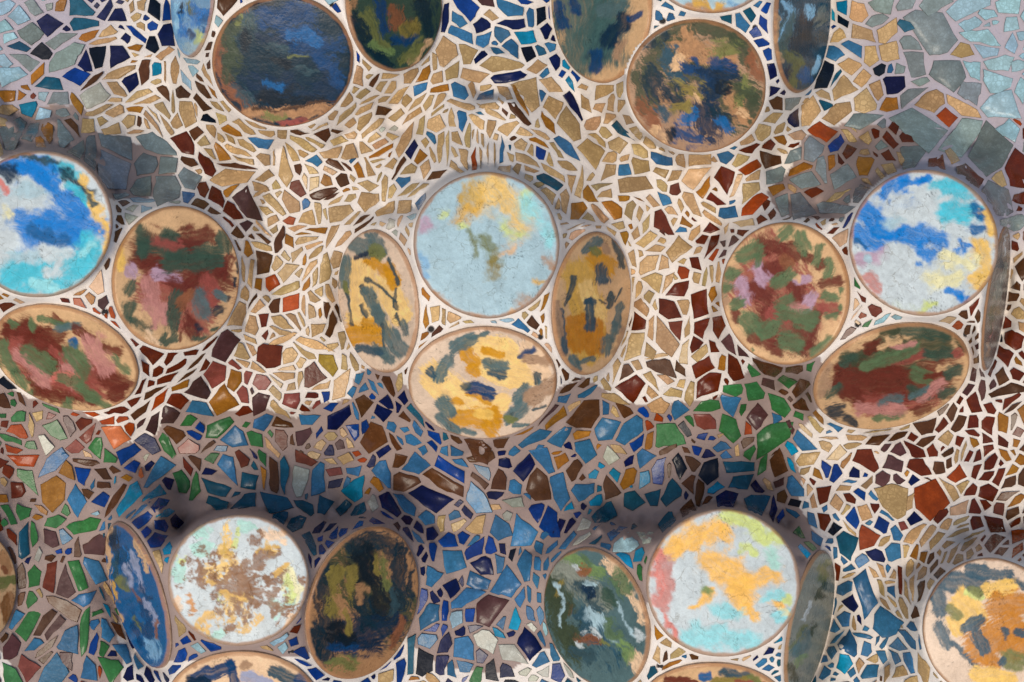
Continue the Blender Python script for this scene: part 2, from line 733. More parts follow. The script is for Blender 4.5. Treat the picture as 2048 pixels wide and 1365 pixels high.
disc(1783, 750, 161, 98, 72, 210, 9, 'tan', 'tilted disc with dark maroon centre and green strokes below the right mound', '''6 maroon 1060 900 1480 860 140
dolive 1060 790 1560 680 80
red 1100 1020 1480 990 60
dolive 1040 760 1200 660 30
maroon 1050 870 1330 900 96
maroon 1000 950 1060 980 46
maroon 1130 700 1180 690 36
maroon 950 820 990 800 30
dgreen 980 790 1040 740 28
dgreen 900 970 940 930 34
maroon 920 900 960 860 24
red 1260 770 1440 740 30
green 1110 800 1390 710 34
dgreen 1290 590 1570 620 40
dolive 1220 610 1300 580 28
pink 1270 690 1390 680 16
tan 1190 700 1310 655 18
green 1410 840 1470 870 40
dgreen 1480 740 1630 730 32
red 1640 740 1690 700 24
maroon 1480 860 1590 840 18
tan 1540 820 1590 815 18
dgreen 1600 850 1650 840 34
dgreen 1390 950 1450 980 40
dgreen 1550 980 1630 950 30
green 1180 1110 1330 1090 28
pink 1080 1050 1330 1060 34
pink 1430 990 1560 910 28
slate 1370 970 1480 930 14
maroon 1420 1070 1470 1050 36
slate 1200 1010 1300 990 26
dteal 910 1080 960 1060 34
dteal 1000 1120 1040 1130 26
sbrown 880 830 860 960 34
dolive 1650 640 1700 720 24''', style='petal')
disc(1990, 598, 147, 18, 8, 200, 5, 'mush', 'sliver of a grey-brown disc seen edge-on at the right edge', '''6 grey 1900 230 1860 420 16
dslate 1880 150 1870 260 12
pink 1830 560 1820 640 10
dolive 1850 450 1820 620 8
white 1930 60 1900 160 6
sbrown 1810 700 1800 780 10''', style='smear')
disc(281, 1190, 153, 46, 163, 222, 10, 'mblue', 'narrow blue streaked disc with tan rim on the lower left mound', '''7 tan 650 470 650 860 20
tan 690 880 730 1010 14
tan 800 520 900 690 12
dteal 690 500 720 650 28
dslate 680 650 720 760 20
blue 745 560 790 720 22
dblue 740 570 780 720 26
lav 790 600 870 780 16
lav 770 690 800 760 18
rust 800 790 850 890 13
gold 700 780 730 860 16
olive 740 760 770 800 18
dblue 840 910 900 1060 40
mblue 780 880 840 980 26
lav 870 860 930 1010 12
rust 930 990 950 1090 9
dblue 860 780 900 860 18
olive 830 1000 850 1040 16
lblue 900 1120 930 1220 34
mblue 960 1100 975 1200 14
dblue 820 1040 860 1130 18''', style='smear')
disc(477, 1160, 140, 131, 92, 240, 16, 'white', 'white front disc with brown flower splashes on the lower left mound', '''7 yel 1325 480 1320 590 48
ochre 1310 560 1340 610 20
yel 1230 720 1290 700 50
gold 1370 640 1390 670 28
yel 1550 590 1580 600 34
pyel 1690 700 1720 840 42
yel 1320 900 1410 890 44
gold 1480 1000 1500 990 24
gold 1410 1040 1440 1030 26
mint 1140 470 1170 500 46
mint 1190 600 1220 610 46
mint 1430 460 1470 460 40
ygreen 1400 470 1380 570 14
mint 1030 700 1050 740 36
ygreen 1060 640 1080 650 18
mint 1620 910 1680 900 54
ygreen 1290 880 1310 900 24
ygreen 1680 780 1700 860 22
mint 1250 1090 1280 1080 34
peach 1590 470 1640 490 40
peach 1020 900 1030 960 28
peach 1690 1030 1720 1000 30
brown 1340 810 1420 830 75
gold 1290 850 1480 880 18
brown 1380 740 1400 790 45
brown 1440 690 1560 610 45
gold 1520 600 1590 570 20
brown 1500 560 1520 550 29
brown 1560 775 1670 730 32
gold 1600 740 1680 690 14
brown 1110 750 1220 690 35
gold 1200 780 1280 770 24
brown 1150 620 1170 600 24
brown 1095 670 1110 650 27
brown 1250 640 1270 630 27
brown 1370 600 1385 620 21
brown 1500 850 1650 840 40
brown 1570 900 1600 920 35
brown 1670 960 1690 950 43
brown 1680 905 1695 910 18
brown 1480 910 1430 970 29
gold 1190 1000 1340 980 30
brown 1280 960 1380 950 24
amber 1115 910 1130 930 20
amber 1105 860 1112 865 9
brown 1770 780 1775 770 16
brown 1535 500 1545 505 13
brown 1085 770 1095 770 13
brown 1050 820 1060 815 13
brown 1160 690 1180 800 21
gold 1165 1040 1210 1060 28
brown 1480 760 1560 780 22
brown 1250 740 1300 780 26
brown 1230 860 1290 890 22
brown 1400 900 1440 960 22
brown 1460 860 1530 900 26
brown 1320 700 1340 740 20
brown 1320 1050 1370 1030 18''', True, style='splash')
disc(722, 1206, 156, 106, 20, 222, 9, 'obrown', 'orange-brown disc swirled with dark teal on the lower left mound', '''8 dolive 40 640 280 960 150
dteal -100 700 -70 1150 70
dteal 80 540 330 560 60
dteal 370 600 350 900 60
dk 130 640 240 900 80
navy 300 1030 80 1090 80
navy 0 1140 200 1150 50
yolive 60 700 90 880 34
yolive -20 720 -50 930 40
obrown -10 860 10 960 26
olive 260 640 280 800 26
dslate 310 820 290 950 24
dk 100 620 160 740 34
yolive 190 620 230 720 16
dteal 120 900 180 1010 50
dteal -140 1050 -120 1200 44
dblue -30 1140 60 1150 40
olive -10 1240 30 1250 44
dteal 430 700 420 860 16
obrown 130 800 120 900 12
rust 360 1020 300 1130 24
dk -60 1060 60 1090 40
yolive 20 960 60 1040 20''', style='smear')
disc(485, 1401, 151, 99, 90, 220, 9, 'peach', 'peach disc with dark blue scrolls, cut by the bottom edge', '''7 dblue 1130 1330 1340 1255 40
dblue 1340 1230 1385 1350 26
navy 1100 1340 1200 1345 30
sbrown 1090 1250 1120 1240 28
lav 1430 1300 1560 1345 28
sbrown 1430 1240 1450 1240 28
slateb 1600 1280 1700 1310 34
dblue 1740 1320 1800 1350 26
obrown 1200 1400 1500 1420 40''')
disc(-61, 1177, 121, 90, 0, 150, 9, 'tan', 'orange-brown disc showing only its right edge at the left edge', '''7 obrown 10 640 20 700 34
rust 0 700 10 720 14
olive 20 770 70 770 22
olive -60 800 0 780 40
brown 30 880 20 1000 34
obrown 50 850 60 950 16''')
disc(1197, 1236, 146, 98, 160, 222, 9, 'slate', 'mottled grey-green disc with white streaks on the lower right mound', '''8 dolive 1260 760 1400 1150 90
grey 1350 700 1560 900 70
slateb 1480 1000 1640 1200 80
peach 1610 640 1820 1000 24
peach 1780 1220 1800 1260 40
lgreen 1380 640 1570 720 44
grey 1330 680 1430 720 40
green 1670 760 1700 820 46
dolive 1250 770 1290 900 38
yolive 1310 790 1290 860 20
rust 1450 680 1480 690 26
rust 1370 930 1390 960 16
rust 1440 1110 1570 1130 32
dslate 1430 790 1540 930 38
navy 1450 800 1500 860 20
dolive 1350 950 1420 1060 44
slate 1400 980 1430 1010 22
dolive 1320 1070 1400 1150 44
dgreen 1590 850 1640 900 32
wblue 1570 1010 1650 1160 30
slateb 1550 1040 1640 1180 34
lgreen 1680 1150 1740 1200 38
green 1620 1040 1660 1070 28
slate 1590 1220 1640 1320 50
dslate 1400 1160 1500 1230 30
wblue 1285 780 1340 880 10
wblue 1335 900 1330 1010 8
wblue 1500 950 1540 1010 34
wblue 1650 890 1730 1060 10
white 1750 1060 1780 1090 20
white 1510 1070 1540 1090 22
wblue 1470 780 1500 800 22
white 1400 660 1430 680 14
white 1430 1130 1450 1150 16
olive 1580 1120 1600 1140 18
green 1440 620 1500 640 20''', style='smear')
disc(1446, 1167, 154, 146, 90, 240, 16, 'white', 'white crackled front disc with orange and turquoise patches on the lower right mound', '''9 orange 40 550 250 460 72
orange -40 580 10 560 60
orange 280 500 310 530 40
ygreen 330 400 530 500 56
ygreen 590 510 620 530 36
ygreen 400 560 470 640 22
orange 240 690 380 770 92
orange 420 780 600 750 44
orange 430 930 460 1000 36
orange 340 850 410 890 76
orange 210 850 150 920 30
orange 90 930 130 930 14
orange 600 890 640 920 38
orange 130 600 150 650 26
orange 390 620 410 630 18
ygreen 640 860 680 880 22
lgreen 170 840 190 860 28
mint 560 600 600 660 40
pturq 100 1090 430 1130 66
pturq 260 950 340 960 46
pturq 530 880 640 840 26
pturq 600 990 660 960 28
white 100 660 140 760 50
rose -95 620 -70 900 36
pink -40 660 -50 900 34
rose -60 960 0 1110 20
white 480 1030 540 1050 40
pyel 640 940 660 960 20''', True, style='wash')
disc(1616, 1248, 151, 38, 12, 222, 7, 'grey', 'narrow olive grey disc on the right flank of the lower right mound', '''9 dolive 880 740 840 850 26
olive 880 660 860 740 26
white 780 890 720 1000 12
grey 820 950 800 1050 26
olive 740 1050 700 1180 24
dolive 830 1000 800 1100 16
slate 700 1200 760 1100 28
lgreen 690 1260 740 1200 20
dolive 660 1280 690 1340 26''', style='smear')
disc(1425, 1421, 151, 97, 90, 220, 9, 'tan', 'tan disc with mauve and olive strokes, bottom edge below the crackled disc', '''9 maroon -20 1330 110 1355 30
mblue 170 1310 200 1310 22
slateb 290 1290 430 1310 24
yolive 240 1345 410 1345 30
red 380 1360 500 1360 24
olive 440 1320 480 1340 20''')
disc(1981, 1256, 138, 137, 178, 205, 9, 'beige', 'amber disc with dark slate blotches in the bottom right corner', '''9 slateb 1530 780 1560 930 46
slateb 1600 760 1790 790 56
slateb 1740 710 1960 740 40
slateb 1980 760 2060 800 22
slateb 1560 1030 1600 1130 40
slateb 1640 1130 1780 1270 18
yel 1690 900 1760 960 74
yel 1850 830 1970 810 50
yel 1640 1000 1680 1060 40
amber 1880 920 2020 900 66
amber 1820 1150 1970 1050 100
amber 1980 1180 2040 1100 80
amber 1840 1230 1880 1250 46
slateb 1720 1050 1800 1000 34
slateb 1780 1080 1820 1170 38
slateb 1930 1070 1950 1080 22
slateb 1950 1110 1950 1120 10
slateb 2020 1080 2050 1080 24
olive 1980 1230 2020 1250 56
slateb 1920 1250 1930 1240 24
olive 1620 920 1660 980 24
ygreen 1720 850 1790 860 20
yel 1780 1320 1960 1340 44
olive 1740 820 1790 840 20''')

# ------------------------------------------------------------------ the shards, read off the photograph
# colour letter, then x, y, length, width, turn (tens of degrees, counter-clockwise); tenths of the enlarged view regions
SHARDS = {
1: '''h3,5,9,9,0 h13,8,18,9,4 h4,14,12,10,0 g19,4,10,8,0 o35,4,9,7,9 o37,11,4,3,0 d48,5,15,9,16 d49,14,15,7,0 n62,5,13,6,6 n70,1,6,4,0 n68,10,9,9,13 s77,4,9,4,8 s83,3,7,6,9 s79,10,8,5,5 s82,15,5,5,9 k90,5,11,8,9 b97,6,13,6,9
n29,14,12,11,15 n39,17,6,5,15 g19,19,13,10,2 o51,21,13,6,3 s62,19,11,5,3 s60,24,15,4,1 n71,16,6,3,15 n73,22,6,6,0 b80,20,15,4,14 b89,15,6,6,0 n98,20,15,10,8 k90,26,9,8,8
h5,22,9,7,0 g35,24,17,8,2 c11,27,15,7,17 k25,31,13,8,16 g38,33,20,11,4 n49,36,14,9,11 k57,33,12,8,9 n67,33,14,13,15 o78,28,9,4,0 s79,32,5,4,0 s86,33,5,2,1 s96,31,11,6,4
h4,37,9,8,0 g16,37,17,8,15 h8,44,14,11,3 o22,43,14,6,5 b43,44,14,10,15 w52,49,18,4,4 d29,49,20,7,17 s69,43,20,6,2 n77,47,12,9,3 w84,42,13,7,9 q91,40,7,7,9 s91,48,8,4,0 s96,42,13,2,9 s102,42,16,5,9
o5,56,7,10,9 o12,55,6,6,0 o14,51,6,4,0 r20,56,5,4,0 h26,56,8,6,0 g35,57,10,8,0 l56,55,17,11,3 o44,59,13,5,13 s68,52,16,7,15 s67,58,9,3,0 s80,56,14,6,3 s86,59,14,4,2 w96,54,13,5,12 s101,58,14,2,9 w106,54,9,8,0
h110,35,9,4,15 h105,28,12,3,9 h108,46,12,4,12 h113,41,8,4,12 r1,57,3,4,9 s6,64,13,6,0 q17,63,10,8,4 s58,64,17,5,2 s67,65,11,6,2 o78,64,11,4,0 s95,64,14,5,13 s89,66,13,3,13
w115,44,13,4,12 s121,45,12,3,12 w118,52,15,5,12 o124,54,10,4,13 s127,48,10,2,12 w122,38,9,4,6 w118,60,11,6,13 s127,62,11,4,13 s131,56,9,4,15 s132,61,9,5,15 w121,32,4,3,9
o140,64,7,5,15 k122,70,8,5,15 s129,68,8,5,12 s114,64,11,4,10 s110,67,17,10,8 s103,72,9,7,3 s90,73,20,4,12 s96,71,18,3,12 s86,72,10,4,11 s75,71,8,8,0 w81,71,8,4,10 s60,71,9,6,0 w42,75,17,7,12 s51,74,10,8,8 s65,76,11,11,0 s80,77,11,4,1
s2,72,6,5,9 g8,77,14,10,4 g17,77,13,8,5 o28,78,11,6,10 g38,78,14,7,11 g44,88,12,10,5 g53,90,22,6,9 g69,85,20,9,16 g92,85,24,9,15 g66,99,22,19,0 g86,96,15,12,0 g98,97,13,11,6 g110,103,12,10,13 g83,109,14,11,5 g97,110,15,14,12 g71,114,11,4,0 g36,66,7,5,0
r108,84,14,9,12 w113,78,9,8,5 s124,76,12,5,12 s118,82,10,7,15 s128,80,10,5,12 o135,77,12,6,15 s142,74,14,4,14 s150,73,16,4,15 s155,78,9,4,16 s165,78,6,6,0 w175,78,12,4,0 w196,77,8,4,1 s188,74,12,3,2
c152,83,14,7,16 s135,81,12,6,13 s142,84,13,5,16 s122,88,15,4,13 o129,89,12,6,12 s138,88,16,5,16 s141,93,13,4,16 w140,97,22,3,17 w110,95,11,7,14 r121,97,16,7,12 s116,100,6,5,3 s135,103,23,10,2 s154,93,10,7,14 s160,93,12,3,9 s176,83,18,5,15 s183,83,12,4,16 s170,89,14,5,12 s166,98,19,9,11 s155,103,17,5,3 w174,99,7,5,11 c183,94,9,7,0 w197,96,16,5,15 s191,99,13,4,16 o190,105,7,7,8 s182,99,9,6,15 s199,82,12,6,2 s197,89,17,8,2 w201,105,8,8,3 s178,107,10,4,9 s183,108,10,6,7
s161,108,6,5,9 s152,110,11,5,16 s151,113,14,3,3 o135,111,13,6,4 r119,111,9,9,8 r127,116,14,7,13 m143,118,21,11,12 r174,110,13,9,15 w190,113,16,5,2 o202,111,6,4,0 w193,115,11,4,1 c178,118,8,6,11 s170,118,14,10,12 s163,113,5,5,0 s160,119,17,5,13 s155,123,12,5,15 c109,115,7,7,8
r137,124,14,8,14 t169,129,8,6,0 s180,128,14,9,3 s186,125,12,4,9 s190,125,8,3,11 s198,124,13,9,3 s197,117,13,5,3 s160,128,10,5,3 m144,132,9,7,0 r133,129,10,3,14 w126,124,10,3,16 s150,134,11,4,16 s160,133,7,5,9 o185,135,20,4,0 s175,133,15,5,3
w69,122,6,5,8 w70,128,6,5,9 l77,122,8,5,0 m80,124,4,3,5 w68,133,6,4,9 s62,115,10,2,12 s66,122,8,2,10 h85,117,14,3,0 l100,118,10,2,0''',
2: '''b1,12,9,3,12 h7,23,9,3,12 b12,33,10,4,11 n62,11,15,6,8 b75,3,20,9,13 m87,1,9,5,0 c71,12,12,9,13 n84,14,14,10,13 s89,9,11,6,16 c101,5,16,8,15 b110,1,9,4,0 n102,14,15,6,0 c113,10,11,6,8 k119,8,12,6,9 b124,7,12,2,9 n122,18,9,6,9 q111,22,11,9,2 c73,21,15,7,15 c86,22,12,8,4 c96,20,10,8,15 c102,29,14,9,11 c95,30,8,4,0 k112,31,11,9,3 c118,29,9,6,14 c125,28,6,6,9 n128,37,10,6,9 b132,43,6,5,0
o57,23,9,5,8 s64,31,16,13,9 s76,30,13,9,12 n83,34,10,6,3 s57,36,11,4,9 s51,35,10,6,6 s44,43,12,7,4 o50,45,13,7,4 s58,46,8,8,0 s67,42,13,8,3 s80,43,17,8,17 s96,38,26,8,0 n100,45,20,6,1 s116,39,12,8,2 c121,43,7,6,5 s125,50,14,9,15 q136,48,11,4,12 s144,51,6,5,15 s155,53,13,8,3 s166,48,17,6,8 s154,62,8,6,5 s160,60,11,5,8 s145,61,12,6,12 n139,63,17,4,12 s126,62,15,12,13 s136,74,20,12,13 o124,72,15,6,12 s112,55,20,12,11 c120,56,9,6,8 s98,54,11,7,14 o107,58,18,4,12 w106,66,17,5,13 s117,72,6,3,9 s103,68,5,4,0
c48,51,12,7,4 o59,52,11,4,1 c71,53,11,8,13 s79,52,9,4,11 s87,51,8,5,3 c86,57,9,6,0 s36,56,18,5,5 s31,51,9,7,5 s40,58,10,6,12 s47,60,15,5,4 s53,60,10,5,5 s59,60,14,4,6 s58,65,10,3,4 s72,61,15,4,16 s88,62,14,4,0 s91,66,19,4,15 s96,59,8,4,14 s101,74,11,6,4 s82,71,14,5,14 s89,76,12,5,8 c73,71,13,6,10 s67,70,14,5,9
w22,47,10,4,6 s12,44,11,6,8 w23,41,5,3,0 s17,37,10,5,15 s31,44,11,4,1 s20,44,6,4,5 s26,50,9,6,5 s15,55,10,5,4 s10,53,6,4,6 s18,59,13,3,3 s28,58,9,4,2 w27,64,11,7,2 s6,66,16,4,4 s16,63,12,5,3 s34,68,13,5,4 s44,67,15,5,4 s16,70,12,6,4 s9,72,7,5,4 s20,75,16,4,4 l33,75,6,4,3 s49,73,12,4,8 s58,72,11,9,4 s40,81,17,6,6 s33,80,8,5,0 s6,80,12,5,2 s21,81,9,5,4 s26,84,11,5,3 s16,87,9,6,12 s5,89,12,9,3 o25,89,20,4,3 n44,86,13,6,5 s51,83,7,6,5 c56,81,10,4,12 o48,92,13,6,6 s55,89,11,3,11 s60,86,16,4,9 s64,87,20,3,9 s70,81,10,6,11 s76,80,14,4,9 s69,89,8,4,12 s79,79,6,2,9 s82,78,10,2,9 s85,82,12,3,9 t80,92,18,4,9 s74,93,14,5,10 s70,98,12,5,15 s84,93,14,2,9 s88,89,16,2,9 s92,91,16,2,9 c96,87,17,4,9 w103,81,5,4,0 d101,87,5,2,9 s108,84,8,7,5 b119,88,10,7,12 s113,87,8,4,7 s111,78,11,4,16 s120,79,14,4,15 o118,83,14,4,15 c135,87,17,6,13 s129,88,15,5,12 s124,94,11,4,11 s112,94,16,5,15 s102,92,5,4,9 s105,98,7,5,5 s98,99,8,5,0 s114,99,9,5,17 s126,101,17,5,14 s135,97,12,5,15 s112,104,7,5,9 d126,106,14,7,14
c9,92,8,5,6 w4,97,11,4,14 w3,104,9,8,0 s8,104,6,6,0 o13,101,14,5,12 s18,97,16,4,11 s22,94,12,3,1 w36,98,16,3,6 s31,97,9,5,3 s42,99,11,5,2 s52,97,12,6,5 c39,106,9,6,3 s24,105,10,3,7 s18,109,12,8,15 s27,110,14,4,9 s32,111,9,5,8 w58,102,12,6,4 s62,107,14,4,5 s42,111,14,4,3 s47,111,12,3,4 o7,111,9,3,0 s6,116,11,5,2 s18,118,14,11,9 s28,123,12,5,2 s39,121,8,7,0 c49,119,12,6,7 s3,127,9,9,5 s10,127,10,3,5 w15,128,12,4,3 w16,131,14,3,4 l32,131,6,6,0 p27,131,5,3,0 p36,129,8,3,6 h45,126,6,3,3
s124,115,14,8,12 s133,117,15,5,9 s118,108,9,4,2 s129,119,8,6,8 o142,121,13,8,3 o146,114,12,7,12 s137,107,11,5,9 s142,106,18,4,8 s148,104,6,4,3 s149,90,18,13,13 s158,100,12,9,6 s160,92,13,7,5 s165,85,10,9,3 s176,88,12,7,15 d167,77,17,5,14 s170,70,10,5,13 s159,69,7,6,0 s150,72,10,8,5 s157,78,7,7,0 s152,81,12,4,14 c190,93,12,6,17 c169,100,10,9,3 s178,97,11,9,0 s201,94,8,8,0 s190,101,12,6,16 s197,103,11,6,4 s174,108,22,10,0 s154,109,15,4,1 s156,114,12,6,2 s190,109,9,6,12 r198,111,8,7,14 c191,116,12,6,13 o168,116,7,4,0 o178,117,10,2,16 o161,122,15,7,14 s171,123,11,6,7 s152,123,14,4,13 s147,127,10,5,14 s177,125,11,4,8 s180,131,12,5,8 r189,128,14,7,10 s195,123,9,5,15 s197,130,6,5,9 s185,118,9,5,14 s201,120,8,4,11 s166,133,8,5,12 c201,134,8,4,0
s131,131,12,2,1 s138,133,14,2,2 s145,132,10,2,1 c194,4,8,4,15 c187,9,6,6,0 c195,10,6,5,9 c202,8,5,5,0 d185,20,10,6,6''',
3: '''d5,8,7,5,12 d31,11,8,6,15 c40,13,12,9,13 d43,7,10,6,13 c49,2,6,5,3 b54,4,7,4,6 b52,14,9,5,9 b51,25,8,6,15 d48,7,3,2,0
q92,8,11,4,11 q99,4,10,8,15 k99,13,8,5,15 b93,16,5,3,4 b91,20,6,2,8 b87,22,10,2,8 s107,7,13,10,12 s96,20,8,7,9 s110,20,17,10,14 s125,19,15,9,5 c104,28,12,8,16 c94,32,12,8,15 s102,38,12,8,15 s115,33,13,9,6 s126,30,14,11,0 k88,44,18,9,7 d94,46,14,4,5 s110,46,12,8,5 k120,41,9,8,2 c127,40,7,5,9 n129,49,16,11,2 c78,51,12,6,8 s88,55,11,7,14 s99,53,15,13,5 s118,53,13,11,13 s112,60,16,13,11 d88,61,10,5,14 s77,59,6,4,4 s79,66,18,12,6 s95,66,20,9,4 o127,61,15,9,0 n71,68,11,7,7 g69,60,10,7,4 w60,60,10,9,0 n57,54,8,6,6 s50,60,14,5,7 s58,69,10,6,0 s62,75,9,5,5 p72,79,11,7,0 s52,77,10,10,4 s42,76,10,4,3 s43,82,9,6,4 o63,82,7,5,13 r55,85,9,7,3 r71,85,8,4,3 r45,87,11,5,3 s65,89,9,3,16 s26,86,9,3,3
t87,77,14,9,15 b95,84,10,7,4 s102,79,9,5,12 s105,75,8,4,13 s112,80,8,6,13 r129,74,9,7,13 r126,81,11,7,14 r137,81,10,8,12 r125,90,10,7,13 r97,93,8,4,12 o92,95,9,5,9 s110,89,8,4,0 s133,92,10,5,12 o111,97,11,8,8 s121,102,8,4,13 o73,99,14,6,3 g81,86,14,10,6 g70,91,14,8,4 g86,98,12,6,9 g59,102,12,9,5 g77,105,14,11,0 g98,105,14,12,9 o61,111,9,8,4 s70,111,8,5,12 r81,112,11,7,0 s93,116,17,4,4 s114,107,10,4,15 g64,119,13,8,9 g73,120,14,10,12 g95,122,18,6,0 g110,113,12,8,5
s10,94,19,7,0 s23,93,7,4,0 c31,92,9,7,3 s39,93,13,7,4 w56,94,15,9,14 t45,98,13,6,3 r31,105,14,14,8 p13,103,17,11,3 s3,103,8,7,0 o17,110,14,7,6 r2,112,5,5,0 s11,119,15,8,12 r24,117,13,5,15 s20,121,12,4,15 c32,124,12,7,0 s22,127,17,4,14 s37,107,14,4,7 s43,111,14,11,4 s45,104,11,5,3 t45,120,16,9,5 r53,119,8,6,9 p41,130,12,6,0 r52,128,8,5,0 s2,122,10,3,12 o8,131,10,4,15 r21,133,11,7,0 c4,135,8,4,0 s30,134,6,3,9 r34,135,3,3,0
g120,3,12,7,0 g136,2,9,8,0 g150,5,18,11,5 g152,18,24,18,12 d136,15,16,8,17 g138,27,12,12,0 g140,36,20,13,12 h170,4,20,9,3 h196,4,12,7,0 h183,8,9,6,0 h196,14,10,7,3 h174,14,12,7,3 h188,13,5,3,0 h180,22,22,8,17 s167,30,14,9,3 h183,29,18,9,15 h197,24,10,6,9 h190,37,14,9,0 h175,41,14,9,12 h186,47,16,9,14 h201,38,10,6,0 g160,43,19,19,0 h202,55,14,6,9 h188,62,20,12,2 g172,53,18,12,15 g133,40,8,7,0 g144,48,14,6,2 g138,57,18,10,3 s148,60,19,13,3 s170,63,24,12,14 t160,69,18,12,2 g112,70,20,8,2 g143,73,26,15,14 g169,79,24,14,5 g185,87,22,18,7 h194,76,16,12,15 t200,71,7,4,16 r154,95,11,10,9 s162,90,12,6,12 r172,102,18,11,14 r199,98,18,12,8 s190,105,13,9,12 g190,118,20,12,13 g198,130,14,8,0 r202,116,9,6,0 g118,12,12,6,2 g123,84,9,6,2 g140,90,14,9,3
w65,128,10,2,2 m82,127,8,3,16 s87,130,6,4,4 t84,132,6,3,12 w77,129,7,3,4 p93,131,6,2,0 r93,135,8,4,3 b102,128,12,3,6''',
4: '''w68,6,9,4,8 p57,34,13,8,7 o47,40,8,3,3 o53,43,8,6,10 m60,46,9,6,8 t56,51,6,4,13 t46,47,9,6,14 r38,45,8,4,0 m33,45,5,3,0 r4,48,9,5,2 o2,41,7,3,0 p11,45,6,3,15 t67,60,9,5,15
r78,69,6,3,14 r88,76,13,7,14 r85,84,9,6,11 r92,86,8,6,4 r100,77,10,6,3 r112,75,9,4,1 r122,70,12,3,5 w115,80,16,3,5 r102,84,13,4,3 r98,90,14,5,3 w108,89,14,3,4 r82,95,10,5,5 r88,93,5,4,0 w90,98,16,4,3 o106,95,11,5,2 t93,102,14,6,5 r79,103,9,4,3 w83,108,16,5,4 r67,109,14,4,1 t53,111,9,4,0 t44,111,6,3,0 t63,115,9,6,0 t71,114,10,4,1 t75,120,9,7,10 a68,125,14,12,0 m90,115,15,6,6 r104,103,10,10,4 m98,112,14,10,6
m132,71,19,10,6 r120,83,9,6,4 f126,89,14,13,6 o136,93,14,9,6 o131,103,16,15,5 m116,97,13,11,15 f141,99,12,7,11 f144,90,9,5,8 f152,92,11,8,15 m153,103,14,10,3 f168,103,12,8,0 r183,100,8,4,0 f185,105,8,4,3 r142,109,9,6,3 c117,108,15,9,14
r145,4,9,9,0 w142,12,9,4,13 o144,14,9,6,12 w138,11,10,3,12 s154,4,13,4,14 w154,8,14,5,13 s153,13,14,5,16 w163,9,14,5,7 o169,10,13,6,11 o178,5,16,3,0 s177,9,15,5,2 s183,12,11,3,2 s193,7,16,4,7 s200,9,12,4,5 s162,3,9,4,8 s173,17,11,6,4 s168,19,9,5,14 w154,22,14,9,9 o178,20,9,3,9 s184,17,12,4,5 s161,24,10,6,4 s167,28,12,8,6 s174,29,7,6,0 s180,27,16,4,6 s184,31,12,5,8 s190,25,16,6,9 s147,27,16,4,8 s142,26,14,3,9 o151,35,8,6,9 t159,34,10,8,12 s143,40,8,5,8 w148,44,13,3,6 s151,47,10,6,3 s156,44,6,5,0 w161,48,10,8,5 t170,46,12,11,6 s167,38,17,5,2 o179,35,12,5,7 s177,47,15,3,9 s182,42,8,5,12 s186,39,6,6,0 s192,40,12,4,11 s182,50,9,4,10 o187,53,8,3,9 w191,50,11,4,9 w194,58,14,5,7 w198,52,12,4,11 s138,54,17,9,7 s147,59,12,8,7 r154,55,11,6,9 r155,64,6,4,6 s164,57,14,7,14 s172,56,13,5,12 s176,55,10,3,11 s185,61,13,8,7 s180,62,6,4,8 s164,63,14,4,15 s137,62,9,3,0 s146,67,14,4,15 s163,68,18,4,2 s183,70,22,5,16 s195,71,10,4,2 s200,68,10,4,9
s141,75,11,7,14 s148,74,13,5,13 r157,77,14,12,0 s142,81,12,4,16 f137,82,8,4,14 s150,84,10,4,15 s169,77,9,9,9 s177,74,15,4,14 s176,80,10,6,4 s168,84,11,4,1 r183,87,13,10,11 y192,82,14,10,11 s168,89,13,5,1 s175,91,11,4,8 s161,91,9,3,14 s187,95,10,4,1 s199,94,15,8,8 s201,81,9,4,9 s162,100,13,5,13 s163,108,16,6,14
e10,113,10,7,4 e29,106,11,4,15 e6,99,6,4,0 w12,102,9,4,12 k4,93,10,6,14 e7,104,5,5,0 r20,105,5,4,4 s22,112,9,6,3 s18,118,12,4,9 t11,121,13,8,14 r2,117,6,5,0 e6,126,14,6,15 f29,112,7,5,3 e33,120,13,9,13 m40,117,11,6,12 r49,116,9,7,3 f52,122,13,7,7 r57,122,5,4,5 e17,129,7,5,0 l27,129,12,6,12 f43,130,11,8,3 e57,131,14,8,12 t9,133,15,8,15 r1,132,6,4,9 s50,134,10,4,14 c34,135,10,3,3
b75,133,14,7,3 n87,128,13,8,14 e98,129,13,8,12 w101,122,16,7,14 b113,123,9,5,15 e110,115,10,6,3 e129,118,18,10,3 f109,130,11,8,2 w121,130,13,3,4 c138,125,14,10,15 c154,115,12,9,2 w166,116,11,5,16 c181,114,12,7,2 e144,117,5,4,0 e150,128,14,7,11 s159,130,12,5,14 r164,126,11,8,8 w171,126,7,4,8 e158,122,5,4,14 m177,123,10,8,3 b187,121,8,4,8 s193,124,8,6,0 n193,132,9,7,4 m198,129,9,7,3 n199,112,18,8,4 b194,107,9,6,3 s201,122,8,5,12 s187,130,8,6,4 c129,131,8,4,0 n148,134,8,3,13 l86,135,6,3,5 w174,134,6,3,3''',
